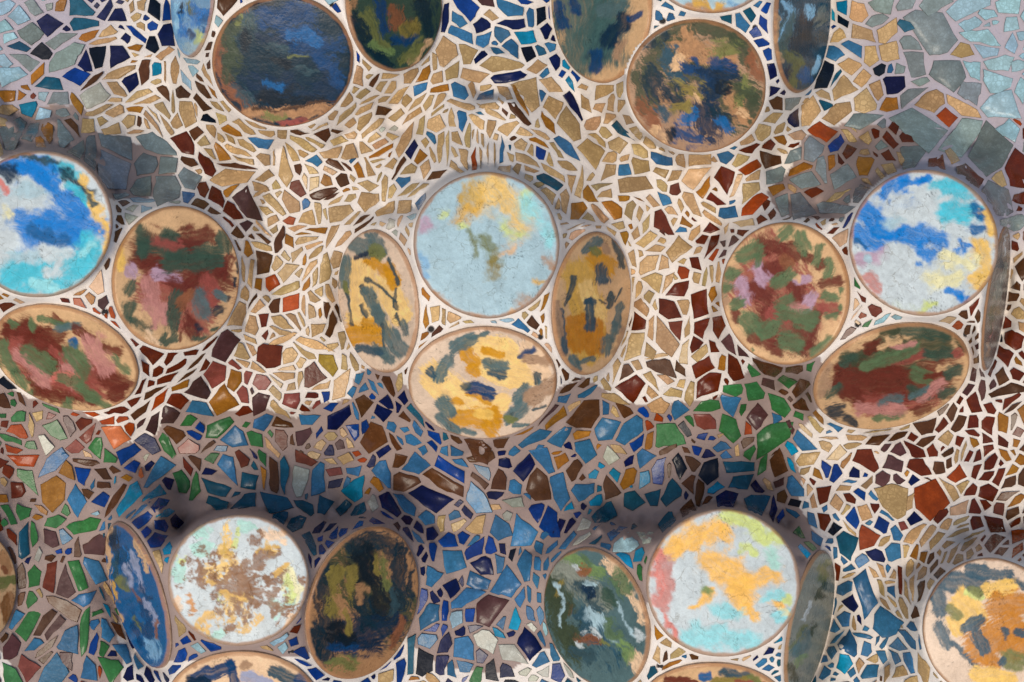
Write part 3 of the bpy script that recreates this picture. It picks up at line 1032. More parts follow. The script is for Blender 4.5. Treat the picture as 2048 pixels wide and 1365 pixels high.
5: '''p38,8,8,5,12 s41,4,7,3,10 o52,41,8,4,13 o52,54,13,4,9 s57,51,12,6,8 s62,53,11,3,9 s67,54,8,7,4 w58,63,8,4,5 s68,59,8,2,3 s76,57,7,3,0 o50,70,7,2,4 h100,56,10,3,0 c107,60,10,7,13 s110,53,5,5,12 s115,47,9,5,5 o121,46,11,3,7 o120,55,6,3,10 w114,58,8,6,14 p115,65,6,5,12 s122,63,7,2,9 p123,73,7,5,12
w1,51,9,5,11 s4,69,11,7,12 s5,80,12,4,11 s10,81,12,4,11 s2,93,12,10,0 p140,6,9,6,2 w131,18,10,2,8
o168,6,11,5,12 s176,4,10,5,6 r190,2,9,5,9 b202,5,8,6,16 s182,9,11,7,5 s190,10,7,5,12 s199,14,14,9,4 s187,14,12,6,2 s170,10,9,3,12 s173,20,12,5,11 s183,23,14,9,4 s191,23,10,6,8 s185,33,14,11,0 s193,34,13,7,6 t202,29,8,7,5 r199,38,14,10,4 s172,35,9,3,9 s176,39,12,4,8 r195,50,15,11,12 s201,47,9,7,15 s178,48,12,6,13 s186,47,7,4,10 r176,56,12,8,10 s184,58,17,5,9 r198,62,13,9,12 s192,66,22,11,11 s174,70,15,9,8 s182,74,13,7,14 s188,77,16,4,1 s175,82,10,5,13 w193,85,24,9,14 w169,88,10,8,4 r172,96,17,13,5 s184,92,13,5,12 s194,90,16,7,14 s184,98,10,6,13 s197,98,12,8,0 s163,87,14,5,7 s158,90,9,3,8 w171,58,12,3,7 s168,64,14,4,8 s163,70,12,3,8 s157,82,11,3,5 w172,45,7,2,9 s170,30,12,2,9 s168,73,12,3,7 s157,94,10,4,12 s164,102,14,5,15
c13,90,9,6,6 c15,96,8,4,4 c21,95,10,4,12 w24,88,6,4,9 w30,94,15,5,12 s36,93,11,4,8 c26,94,5,4,12 b20,101,5,4,3 w15,105,12,9,12 n39,102,8,6,12 n29,105,8,6,12 n36,107,8,4,8 n26,110,13,9,14 c11,109,10,4,12 n4,112,11,10,4 c21,113,4,3,0 b16,119,9,8,5 b10,121,10,9,8 w21,124,15,13,5 c31,118,7,6,15 w33,126,16,4,12 c39,120,6,4,16 c36,126,7,4,14 c47,119,9,5,12 c46,127,12,5,16 b57,124,10,5,15 d63,124,6,5,5 b56,129,9,6,13 w69,125,15,4,15 w80,131,18,11,14 w96,127,9,7,3 o110,120,15,4,3 o127,115,17,5,4 m122,112,16,3,5 w137,94,17,4,4 w146,92,8,4,6 w139,91,8,3,3 c147,98,11,4,4 n130,91,6,3,10 c132,102,7,5,0 n118,112,8,3,5 w40,113,9,4,14 d46,110,16,5,13 n54,118,10,3,13 s139,106,10,4,3 w146,110,18,13,5 c156,107,9,8,8 w166,106,14,5,13 s162,110,8,6,12 b179,110,7,7,0 t187,111,8,6,8 s188,107,11,9,3 c199,109,12,8,5 b195,113,6,5,8 t182,117,8,5,12 e194,123,15,12,0 k202,119,8,8,0 o182,127,13,5,8 c172,120,20,10,4 c158,119,16,13,8 o144,123,11,6,2 c131,124,16,7,5 c113,126,20,6,3 n134,129,6,4,0 c145,132,12,9,12 b176,127,13,9,5 w194,131,15,4,3 c118,132,10,6,6 s163,132,10,8,0 c103,133,8,5,3 c70,133,10,6,0 o128,134,8,4,0 c50,132,10,6,6 n26,133,9,8,8 t11,134,6,5,0 m2,128,8,5,9 s6,126,10,4,10 n96,134,6,4,0 c62,132,7,6,0''',
6: '''c4,5,8,6,15 s12,5,10,5,6 r22,3,11,6,14 r34,4,3,3,0 s29,6,9,4,8 r17,9,8,6,3 r21,13,15,5,6 s14,15,9,4,5 m34,10,8,4,5 m28,17,6,4,3 s4,15,14,14,5 t23,18,9,4,6 r13,23,9,7,12 t6,28,9,5,8 s13,31,7,5,9 s18,31,11,3,8 s22,29,13,3,9 s26,27,12,3,9 s1,31,6,4,0 r4,38,11,11,0 r15,46,17,9,9 o22,41,8,6,10 s4,48,14,7,11 o24,50,4,4,0 r16,61,12,9,9 s8,60,13,5,8 r26,60,12,7,9 r2,62,12,6,9 s6,75,15,5,8 r12,71,10,7,5 s15,76,12,7,5 r23,72,10,6,12 m33,72,12,5,12 r35,83,18,8,11 o28,81,9,5,8 r18,83,15,9,3 w2,86,10,8,14 r19,94,19,13,4 s3,94,9,8,5 s9,99,12,7,6 r31,93,6,3,10 r40,80,4,3,12 r24,101,6,3,4
r95,6,8,7,0 r109,42,9,4,12 r117,50,9,6,14 t110,53,5,4,0 p107,51,11,2,5 e114,57,7,3,5 h122,55,10,4,3 r101,64,10,4,5
r175,47,12,5,8 w163,51,5,3,0 w170,53,6,5,12 p160,56,9,5,0 t166,59,7,6,0 w170,48,5,3,7 w174,57,6,2,0 w175,62,6,3,7 w169,66,6,2,0 w173,68,5,4,9 w174,74,6,3,9 m180,86,7,4,9
e46,85,9,6,13 w54,83,15,8,14 w70,85,12,6,1 e80,82,8,4,5 m56,94,11,7,14 e68,92,12,8,15 w63,98,7,4,15 w72,97,12,6,6 w75,106,9,6,14 w79,101,7,3,12 w68,102,5,4,14 e36,97,11,8,3 e46,97,11,9,12 e61,105,16,9,13 e73,112,7,6,12 e19,106,16,7,2 c33,107,13,8,9 e40,108,8,5,8 m48,112,14,11,12 c60,114,8,6,8 c4,109,10,8,2 f18,115,13,9,14 e10,115,7,4,11 e32,120,17,13,12 k7,121,11,9,13 e0,123,8,6,9 b16,124,6,4,0 b23,125,6,3,17 t44,119,9,7,12 m68,119,9,5,10 e59,123,22,11,2 w43,127,10,6,3 b13,132,7,6,13 c28,130,13,9,2 n20,134,8,5,0 w7,133,9,5,13 e45,133,10,6,5 e52,133,7,5,9 c77,128,17,9,13 w59,134,8,4,3 s28,123,8,4,3 s37,132,9,5,9
o85,113,9,4,12 s82,116,13,4,13 s77,121,11,4,14 c94,118,12,5,16 s91,125,12,3,0 s105,125,14,4,17 s104,129,13,4,2 w119,126,13,6,3 w130,124,14,4,3 s135,119,8,3,3 s118,121,18,2,1 w145,128,15,5,4 s159,125,10,8,0 r140,132,14,6,14
r198,12,6,6,0 s201,19,7,3,4 s197,29,6,4,9 w200,36,8,6,9 w198,42,7,6,0 s201,52,8,7,0 r193,57,9,7,11 k190,66,8,5,8 r198,67,13,11,12 r193,76,12,8,14 r185,83,11,5,8 o201,80,7,4,14 r200,87,9,7,14 w192,89,9,7,11 w194,97,18,6,2 r198,102,13,5,4 m180,97,14,5,9 m172,97,10,5,6 r167,103,8,5,3 r175,105,11,8,12 r185,108,9,6,12 w196,108,14,4,5 w163,109,11,5,7 w157,108,9,4,5 r156,117,11,7,4 w166,117,11,6,6 r175,115,8,6,9 r184,118,10,8,11 o192,116,10,6,9 w198,117,12,3,8 r176,122,9,4,15 r182,125,8,5,12 r192,127,9,6,12 r167,127,9,6,8 o176,128,9,5,13 o201,128,7,6,0 r183,132,9,7,5 w161,134,9,5,4 o193,134,9,5,12 r151,133,9,7,14 s169,132,10,3,7''',
7: '''t12,5,16,9,15 r4,12,11,7,12 c30,9,19,8,4 s27,1,8,5,0 s52,4,10,3,15 e61,3,13,7,13 b75,3,14,8,15 l86,5,7,6,5 b48,16,11,9,9 o38,12,14,8,11 w51,8,16,4,17 w60,14,13,7,15 o74,17,7,5,0 a82,13,7,4,8 c91,15,18,6,5 q67,18,5,2,9 c54,21,9,3,7 w60,21,8,4,0 w50,26,9,6,14 b59,30,10,8,2 e17,19,17,7,12 r10,23,10,9,9 o31,27,18,13,9 c45,31,22,10,12 s2,18,7,5,9 o2,29,6,6,0 w19,30,4,3,0 r10,30,6,2,0 e13,36,9,8,12 e5,38,13,5,12 o24,35,11,4,15 e32,43,11,9,4 e2,43,7,6,0 r7,51,12,5,12 e19,49,15,5,9 d14,54,17,6,9 m30,52,12,9,13 c37,50,9,6,12 e49,45,18,8,2 w45,57,14,4,9 m54,58,13,11,0 b40,60,5,4,0 l22,62,9,5,8 w30,64,6,5,4 w7,63,11,4,12 n16,65,6,4,4 e20,75,14,9,8 w12,74,14,5,9 r29,75,18,7,8 m38,77,18,12,9 e45,74,18,10,12 c55,71,17,10,12 s23,84,7,4,12 e18,89,12,6,8 w12,88,8,4,8 c49,88,17,8,4 w37,92,22,7,15 c9,100,14,8,6 e17,101,18,8,6 w26,102,16,7,6 m31,105,15,7,5 e57,96,8,4,2 e49,107,24,5,9 c41,111,16,11,6 c55,102,7,6,4 c62,106,13,8,12 w2,110,8,7,9 m6,117,14,10,5 c19,115,11,6,4 w26,117,19,4,4 b55,114,13,5,8 w26,122,10,6,4 m39,123,14,11,5 e60,118,9,5,8 n66,120,8,6,4 f17,128,16,13,12 e5,131,14,9,12 c31,131,18,13,5 c51,128,15,10,9 e66,130,14,10,9 t58,131,8,3,9 b42,134,6,5,0
w67,30,21,5,6 q75,30,17,8,5 q89,27,13,5,3 c83,34,18,3,4 q95,38,11,5,3 c78,37,10,3,3 h55,38,5,3,0 c60,45,6,4,8 d64,46,6,3,8 d60,53,8,2,8 n98,19,7,6,15 e107,19,12,8,11 e114,20,15,5,9 n122,13,9,6,0 d124,22,17,8,15 c135,12,20,9,12 d145,18,13,12,0 e123,6,13,6,2 r110,11,12,6,12 w114,7,10,5,14 r141,5,11,6,12 n149,5,9,5,13 o154,17,13,3,9 w160,16,17,6,9 d166,16,20,6,9 l175,18,19,9,9 c186,17,16,8,9 r176,6,14,7,14 f194,13,10,6,0 n197,20,11,6,4 d128,32,13,8,0 d142,31,17,7,2 d162,32,15,9,0 d177,33,12,6,16 d189,33,10,9,6 d201,34,9,9,0 c203,20,8,6,9 t108,2,9,5,0 s183,4,10,7,0 s194,7,9,4,14 n192,1,8,5,15 e152,2,16,5,12
b83,42,11,6,4 n103,42,11,7,12 b85,49,8,7,12 b94,45,10,8,12 b91,53,11,9,4 q98,58,8,5,7 c102,53,6,3,6 q97,65,5,4,0 b98,72,6,5,9 s92,66,14,6,10 c101,48,5,4,0 c108,46,8,3,4 s105,103,11,5,12 r112,109,9,3,12 b108,112,6,5,3 h116,116,8,6,0 b122,115,11,5,15 b105,122,9,6,4 h163,111,12,5,4 r172,106,9,5,2 h165,116,7,5,4 s155,116,12,4,15 b171,113,6,6,0 b174,100,9,4,8 b177,125,9,3,15 n190,135,7,3,0 o203,135,4,2,0
n185,48,13,5,4 n192,46,10,4,3 b195,51,9,5,4 b199,49,8,6,5 b192,56,8,6,5 b189,59,8,7,5 d182,56,13,5,11 n181,65,9,3,10 n186,67,9,6,8 b181,79,14,4,7
d60,86,12,2,11 q64,96,14,3,11 s66,98,14,3,12 s63,83,14,3,12 w70,107,13,5,12 n76,110,14,5,12 c72,118,17,8,12 e84,122,13,4,13 c80,124,12,5,12 n76,130,10,6,8 n87,132,10,5,12 n81,134,9,4,13 b92,133,9,3,12 n97,134,8,3,12''',
8: '''w85,4,16,9,0 t12,5,10,7,12 b28,3,9,7,0 n21,7,8,5,8 w37,7,8,7,0 c46,9,15,10,4 q51,3,10,8,12 c63,2,6,5,0 c72,8,10,5,15 b66,12,21,8,14 n97,5,7,6,0 c103,4,9,7,8 n110,10,14,9,5 c121,6,18,9,12 o130,7,10,10,5 w138,13,14,8,7 c145,4,16,9,8 c10,13,9,7,16 c4,19,9,5,10 q11,22,14,9,6 c27,15,16,8,12 o24,20,9,8,12 w40,19,16,10,0 w62,19,26,8,15 w83,19,12,5,14 w95,18,13,8,9 c84,12,11,5,15 c81,28,20,11,10 n92,27,11,6,2 c104,22,9,8,0 w117,22,19,14,12 c131,25,18,10,10 c145,24,14,9,3 n54,29,25,11,15 c39,32,16,8,14 n31,33,14,8,13 d5,35,10,10,0 l21,32,8,7,5 l104,31,13,6,0 c113,28,7,4,12 b117,36,12,10,5 n71,32,6,4,4 n76,37,9,5,14 c69,39,8,7,4 c52,40,10,8,13 s61,43,10,5,9 s71,44,10,5,3 s83,43,16,8,6 n41,41,7,6,13 n48,46,8,6,13 n55,49,9,6,11 c95,47,18,11,12 l99,40,7,6,5 s92,34,8,4,0 c110,46,18,14,9 b124,41,16,9,8 q151,31,8,6,2 q135,34,7,5,4 n144,33,5,4,12 b140,39,5,4,8 n129,46,11,6,5 n136,44,9,5,4 c121,50,8,5,4 q150,15,8,5,5 q154,10,4,4,5 q162,15,9,6,12 o170,18,14,8,5 n171,7,8,5,5 c180,6,12,10,6 b188,12,17,8,9 w194,13,9,3,9 k200,10,14,9,9 q179,18,11,8,6 d153,23,6,5,12 q171,21,5,4,12 b182,18,10,2,6 w159,22,12,7,11 d174,30,13,10,0 d185,26,11,7,6 d195,26,13,9,5 n204,27,8,4,9 d155,39,14,8,3 l160,4,9,9,6
b64,54,11,9,0 b74,52,8,8,5 c80,54,10,5,4 b80,60,13,8,3 b90,56,10,8,9 n97,58,8,6,10 k102,62,8,5,9 c107,60,7,3,8 c68,67,16,14,9 n85,69,15,11,12 c95,68,12,6,9 n101,70,4,3,4 c110,68,18,9,8 c118,57,11,6,12 c125,58,12,4,5 c117,67,9,5,9 c122,67,9,4,8 c116,77,9,4,9 c56,74,12,8,7 b56,60,11,4,9 n50,70,7,4,8 n49,58,8,4,9 n51,64,8,4,9 c81,78,14,11,13 c98,80,18,14,4 n67,81,12,10,8 n60,85,7,6,9 n57,87,8,5,12 n72,78,6,5,12 c75,87,18,8,4 m91,94,18,17,8 c107,86,12,8,9 c112,86,10,3,9 c118,87,6,3,9 c113,96,12,5,11 c119,97,10,5,11 q103,99,13,8,8 c96,101,10,6,6 b77,96,11,7,7 h70,99,10,8,4 b63,95,14,5,9 c55,98,15,11,7 b47,91,17,8,6 b44,102,6,4,9 b56,104,10,6,4 b62,107,13,4,8 n39,104,16,5,7 n80,105,11,5,0 n72,107,8,7,8 q93,107,8,6,11 n101,108,6,5,0 c53,112,13,9,0 n63,115,13,9,6 l86,111,16,11,13 l114,104,8,5,12 h121,103,9,3,11 c119,111,10,4,12 n112,114,17,14,11 c73,116,13,13,9 l102,121,22,11,14 n84,120,9,7,12 n61,126,11,8,8 d43,119,26,5,9 b36,117,12,5,7 k50,124,16,12,12 b28,126,10,4,5 n23,124,12,3,6 c66,128,12,9,12 c74,126,12,10,12 k90,129,14,7,9 n99,130,12,9,4 e82,132,10,7,7 c118,124,10,8,4 c127,118,11,6,12 b129,131,10,8,8 l136,128,11,6,12 l110,130,7,5,4 l115,134,6,4,0 d140,132,8,3,12 e108,135,4,2,0 b75,134,6,3,4 s55,134,12,6,14 s30,133,12,7,3 b37,131,14,5,8 b14,132,10,2,5 o8,134,10,3,5 o45,134,7,3,0
m35,45,6,4,12 n42,50,9,3,12 b23,43,8,4,15 b30,39,10,3,15 b12,45,8,4,3 b3,48,8,6,5 n6,43,9,3,3 m15,40,6,2,17 c47,52,10,4,14
c152,45,8,3,3 c163,49,16,6,3 h169,56,14,9,4 c157,57,9,5,15 q167,64,15,10,13 q176,62,8,7,9 l180,51,10,9,3 d151,54,9,3,4 l143,52,12,4,3 d171,73,10,4,12 e177,72,9,4,9 e180,65,6,3,8 e178,85,9,4,11 d180,74,7,2,9 c135,54,14,4,5 c129,62,10,3,5 m136,53,7,3,5
o183,97,9,4,11 o187,107,9,4,12 s192,113,9,5,14 s187,120,9,4,8 w192,121,6,3,9 s199,120,9,6,3 o196,126,12,4,3 d184,132,7,6,4 c202,121,6,3,0''',
9: '''k4,10,14,10,9 w9,6,13,5,13 n13,1,7,4,15 n20,6,9,7,5 k21,13,14,11,4 d38,10,16,7,0 c30,2,10,8,9 s38,3,6,6,9 e46,4,9,8,8 e52,8,15,5,8 w61,8,15,10,9 q68,9,11,4,12 d39,19,16,10,3 n8,25,14,8,6 w15,25,16,5,8 w19,30,8,4,5 q24,23,9,6,4 n31,29,13,11,4 n48,22,11,6,14 s55,21,9,5,12 m61,20,8,5,2 c70,22,12,8,12 d48,32,13,12,15 w63,28,8,7,8 n58,35,15,5,9 k70,32,7,7,5 b62,39,9,5,7 c69,37,8,4,14 d1,24,10,4,9
s79,5,14,9,2 s95,3,14,7,3 o101,6,14,4,5 r113,7,15,13,11 m127,9,18,9,16 m138,3,16,8,14 r144,11,13,10,14 s118,2,8,3,16 r151,4,11,8,13 w155,10,9,8,8 w161,7,11,6,9 t165,15,11,11,8 s169,22,9,7,5 s165,4,12,4,7 r178,4,10,5,7 r185,8,11,6,6 o194,5,9,8,8 o202,7,7,6,3 r177,13,9,5,7 r184,16,9,7,4 r189,17,12,6,6 o197,13,10,5,3 w196,20,11,7,4 r184,25,14,11,8 w194,27,13,6,4 r173,25,9,7,4 r176,34,11,8,8 r182,32,10,7,12 r190,35,10,7,8 o199,31,11,6,5 w198,37,11,7,4 r177,43,12,9,8 r188,43,12,10,12 r199,43,8,5,3
s77,12,8,5,5 o84,15,9,5,14 b89,11,9,6,13 b94,15,9,7,5 n106,14,8,7,3 b112,15,5,4,15 c102,19,9,3,1 s113,20,10,5,4 m122,17,10,8,5 m131,17,9,6,12 o136,14,6,5,8 n140,18,7,6,5 w149,18,8,3,15 t150,29,20,20,13 s160,24,15,9,13 p79,23,7,4,11 s81,29,10,4,10 r87,26,12,10,4 s100,23,10,5,0 s96,32,12,9,7 r102,29,10,6,14 b110,27,9,5,13 c117,28,8,4,14 s121,24,8,2,14 s129,31,18,14,11 s138,31,12,5,8 s143,30,8,6,8 p166,36,12,8,1 r155,39,12,7,5 c77,33,6,5,4 c88,35,7,4,8 s111,36,12,10,12 r117,35,8,5,8 c125,39,10,4,14 n140,41,9,8,4 f134,46,8,6,9 s100,36,10,5,4 b104,41,13,9,7 c95,40,7,4,12 r88,43,9,7,9 c81,41,11,6,12 k93,47,9,8,8 s103,47,14,4,13 c114,43,5,4,4 b121,44,9,8,8 c130,49,9,6,12 d102,57,14,13,8 t114,52,11,11,0 s124,53,11,4,3 n118,62,15,7,15 c128,61,12,10,6 s142,49,18,7,5 s148,50,14,6,5 s153,53,14,6,5 s159,44,10,7,4 s168,42,14,4,3 s169,45,12,3,2 s165,49,17,4,3 s175,50,12,3,3 s135,60,9,4,9 o141,60,10,4,7 o146,61,9,5,6 w150,63,10,5,6 s138,68,13,5,7 s145,73,10,5,7 w152,68,10,4,5 s158,63,9,4,5 s163,60,14,4,5 s172,55,12,4,4 s178,58,6,4,4 t201,59,9,5,4 r194,55,6,3,2
c91,54,6,5,5 b90,59,7,5,12 c94,61,8,4,9 c99,64,7,5,12 c110,65,9,7,3 r95,71,11,5,10 c102,70,9,4,2 s102,74,12,3,2 c100,82,9,8,0 c113,86,30,13,10 s121,70,14,4,11 s116,72,9,4,12 s121,82,12,4,10 c125,70,8,5,9 s128,73,6,6,9 s126,78,8,3,0 r132,77,14,3,9 c128,84,10,5,11 s136,83,15,4,10 s139,82,14,3,9 w144,82,14,4,8 s124,92,17,5,12 s128,90,10,4,13 s134,94,14,5,11 s131,97,10,5,12 w141,95,7,4,9 n104,91,11,8,13 c93,93,11,4,8 s97,93,9,3,5 c100,99,12,8,5 c92,103,10,9,2 s105,101,10,3,9 n108,100,8,4,12 c124,99,19,16,12 s132,102,9,3,11 c139,104,8,5,14 c112,105,5,4,3 c96,110,13,4,4 c109,109,13,3,17 c101,115,14,10,12 c119,111,8,3,7 c136,110,16,5,13 c146,113,13,7,11 c131,115,9,9,3 c123,113,10,3,6 c92,118,8,6,5 c112,117,8,7,7 c87,122,7,6,0 q100,123,14,8,8 c87,115,13,3,8 c122,122,9,5,11 c130,123,14,6,12 s118,122,9,5,5 o109,127,10,6,11 c91,127,5,4,0 c104,130,7,6,3 c115,130,13,9,3 c88,131,8,6,5 d82,131,12,4,7 s124,131,10,4,9 s133,130,12,8,4 c137,125,14,5,11 s146,129,18,8,10 s149,120,9,5,12 s153,132,7,3,12 s157,124,12,4,12 o154,130,4,3,0 w121,134,4,3,9 o98,135,5,2,0 c93,135,5,3,0
c8,121,9,3,0 s2,119,5,4,8 s18,122,5,2,0 p42,122,6,3,4 s35,123,5,3,0 n48,122,6,3,3 n55,119,7,4,4 q60,111,6,5,4 c58,123,5,4,0 c51,125,7,4,3 s52,117,8,2,5 d58,131,5,3,5 s2,125,5,3,0 w69,55,9,4,8 q79,61,14,6,14 e80,58,12,5,13 e74,50,9,4,13 h73,68,6,3,10 w75,72,8,4,9''',
}
SHARD_KIND = {       # sRGB of the glaze, how crazed it is, name
 's': ((204, 170, 118), 1.0, 'sand_tile'), 'o': ((168, 112, 36), 0.6, 'ochre_tile'), 'y': ((180, 142, 36), 0.6, 'ochre_tile'),
 'w': ((92, 58, 32), 0.3, 'brown_tile'), 'r': ((104, 42, 18), 0.2, 'dark_red_tile'), 't': ((164, 70, 20), 0.3, 'orange_tile'),
 'a': ((206, 118, 70), 0.3, 'orange_tile'), 'f': ((142, 76, 64), 0.3, 'rose_red_tile'), 'm': ((88, 58, 56), 0.3, 'plum_tile'),
 'n': ((8, 26, 74), 0.1, 'navy_tile'), 'b': ((8, 62, 136), 0.2, 'blue_tile'), 'c': ((58, 116, 156), 0.6, 'steel_blue_tile'),
 'd': ((26, 88, 110), 0.4, 'teal_tile'), 'q': ((14, 140, 178), 0.4, 'turquoise_tile'), 'k': ((10, 24, 38), 0.1, 'black_tile'),
 'g': ((132, 146, 144), 0.6, 'grey_glass_tile'), 'h': ((160, 196, 206), 0.7, 'pale_blue_tile'), 'l': ((186, 188, 172), 0.7, 'pale_grey_tile'),  # 'h' is paled so its colour carries the sky sheen of the corners
 'e': ((58, 118, 64), 0.5, 'green_tile'), 'p': ((226, 186, 142), 0.2, 'peach_tile')}

# ------------------------------------------------------------------ the relief: heights over the wall
STEP = 4
X0, X1, Y0, Y1 = -272, 2320, -272, 1640
# fixed levels of the wall between the mounds: x, y, radius, height
LEVELS = [
 (985, 150, 45, -5), (1000, 60, 40, -25), (1000, 240, 44, 90), (567, 320, 26, 5), (700, 285, 22, 5), (800, 235, 30, 0), (450, 300, 24, -5),
 (300, 60, 30, -70), (320, 180, 24, -40), (250, 150, 30, -60), (120, 80, 60, -60), (60, 200, 50, -60), (400, 350, 16, 20), (270, 270, 22, -30),
 (285, 370, 12, 50), (352, 378, 12, 55), (100, 250, 14, 20), (200, 300, 14, 30), (20, 255, 14, 20),
 (485, 395, 18, 45), (560, 430, 40, 0), (570, 560, 34, 0), (600, 660, 30, 0), (570, 780, 40, -10), (440, 780, 26, -10), (640, 520, 14, 10), (640, 420, 30, 0),
 (780, 447, 7, 150), (770, 412, 9, 60), (720, 420, 12, 30), (850, 360, 8, 100), (910, 322, 9, 118), (972, 305, 9, 120), (1040, 320, 9, 118), (1098, 355, 8, 100),
 (1165, 453, 7, 150), (1165, 418, 9, 60), (1215, 425, 12, 30), (1300, 300, 30, 0), (1210, 260, 26, 0), (1150, 200, 18, -10), (1390, 350, 24, 0),
 (1330, 430, 40, 0), (1330, 600, 34, 0), (1310, 740, 34, 0), (1400, 640, 20, 10), (1400, 780, 24, -10), (1420, 460, 20, 0),
 (1660, 449, 7, 185), (1640, 412, 10, 55), (2028, 450, 10, -60),
 (1580, 396, 16, 25), (1560, 330, 24, -20), (1620, 230, 22, -30), (1690, 130, 30, -80), (1700, 260, 26, -60), (1800, 150, 60, -70), (1950, 100, 70, -60), (1950, 260, 40, -70),
 (2040, 560, 16, -65), (2036, 680, 20, -65), (2010, 790, 16, -55), (1990, 880, 40, -60), (2060, 400, 20, -55),
 (1900, 960, 40, -30), (1990, 1030, 20, -55), (2030, 1060, 16, -55), (1930, 1080, 12, -20), (1790, 940, 40, -20), (1640, 940, 24, -30), (1700, 1050, 30, 0), (1730, 1180, 30, 10), (1750, 1310, 30, 10), (1820, 1130, 10, 20),
 (150, 900, 50, -40), (60, 960, 40, -40), (120, 1050, 40, -40), (150, 1200, 30, -30), (110, 1310, 40, -20), (190, 1010, 16, -10), (225, 1000, 10, 10),
 (300, 900, 40, -50), (430, 870, 30, -50), (560, 880, 40, -60), (700, 880, 30, -60), (450, 920, 30, -50),
 (300, 1018, 7, 150), (318, 1024, 6, 165), (365, 985, 10, -35), (400, 990, 14, -35), (440, 975, 14, -35), (500, 975, 20, -35), (560, 985, 16, -35), (620, 1005, 16, -35), (660, 1030, 12, -35),
 (690, 1010, 16, -65), (600, 930, 24, -55), (740, 1015, 10, 20), (700, 1062, 7, 160), (770, 1020, 10, 10), (640, 1058, 6, 60),
 (820, 960, 30, -60), (900, 1040, 30, -50), (960, 930, 34, -40), (940, 1150, 34, -30), (960, 1290, 34, -10), (1060, 960, 30, -60), (1060, 1080, 24, -30), (880, 1240, 20, 0), (1010, 1200, 20, -10),
 (1200, 940, 30, -50), (1300, 960, 30, -60), (1220, 1020, 14, -60), (1250, 1040, 9, -35), (1290, 1045, 8, -35), (1320, 1030, 9, -35), (1360, 1000, 12, -35), (1430, 985, 14, -35), (1500, 1000, 12, -35), (1560, 1030, 10, -35),
 (1590, 1062, 8, 60), (1420, 930, 30, -55), (1530, 950, 26, -90), (1200, 1062, 8, 120), (1250, 1074, 7, 185), (1295, 1074, 6, 205), (1600, 1115, 7, 150), (1640, 1085, 8, 70),
 (1500, 860, 40, -50), (1340, 870, 40, -50), (1180, 860, 24, -40), (1580, 780, 20, -10), (1600, 850, 20, -20), (1760, 890, 14, -20), (1650, 860, 12, -15), (820, 850, 14, 5), (1120, 850, 14, 5), (966, 900, 10, 10),
 (700, 760, 14, -10), (650, 600, 10, 5), (1290, 610, 10, 5), (1240, 780, 14, -5),
 (297, 722, 10, 105), (330, 825, 14, 5), (200, 850, 16, -25), (500, 640, 14, 15), (520, 520, 12, 10), (1430, 590, 8, 40),
 (820, 1330, 16, 0), (230, 1300, 12, -30), (1060, 1300, 16, 10), (1690, 1300, 12, 10), (1330, 1340, 6, 180)]


# the wall close behind the upper edge of the front discs: disc index, from, to (degrees), height, distance
for (k, a0, a1, z, off) in ((19, -138, -48, -15, 20), (24, -136, -42, -15, 20), (7, -110, -22, 75, 20), (15, -132, -12, 75, 20), (10, -152, -28, 130, 18)):
    d = DISCS[k]
    for t in range(a0, a1 + 1, 4):
        LEVELS.append((d['cx'] + (d['a'] + off) * math.cos(math.radians(t)), d['cy'] + (d['b'] + off) * math.sin(math.radians(t)), 8, z))


def disc_frame(d):
    e2 = np.array([math.cos(d['ang']), math.sin(d['ang'])])
    e1 = np.array([-e2[1], e2[0]])
    ct = 1.0 if d['front'] else min(1.0, d['b'] / d['a'])
    st = math.sqrt(max(0.0, 1 - ct * ct))
    return e1, e2, ct, st, st / ct, d['hin'] - d['b'] * st / ct


def disc_local(d, px, py):
    e1, e2, ct, st, sl_, hc = disc_frame(d)
    dx = px - d['cx']
    dy = py - d['cy']
    u = (dx * e1[0] + dy * e1[1]) / d['a']
    v = (dx * e2[0] + dy * e2[1]) / d['b']
    return u, v, hc - sl_ * v * d['b']


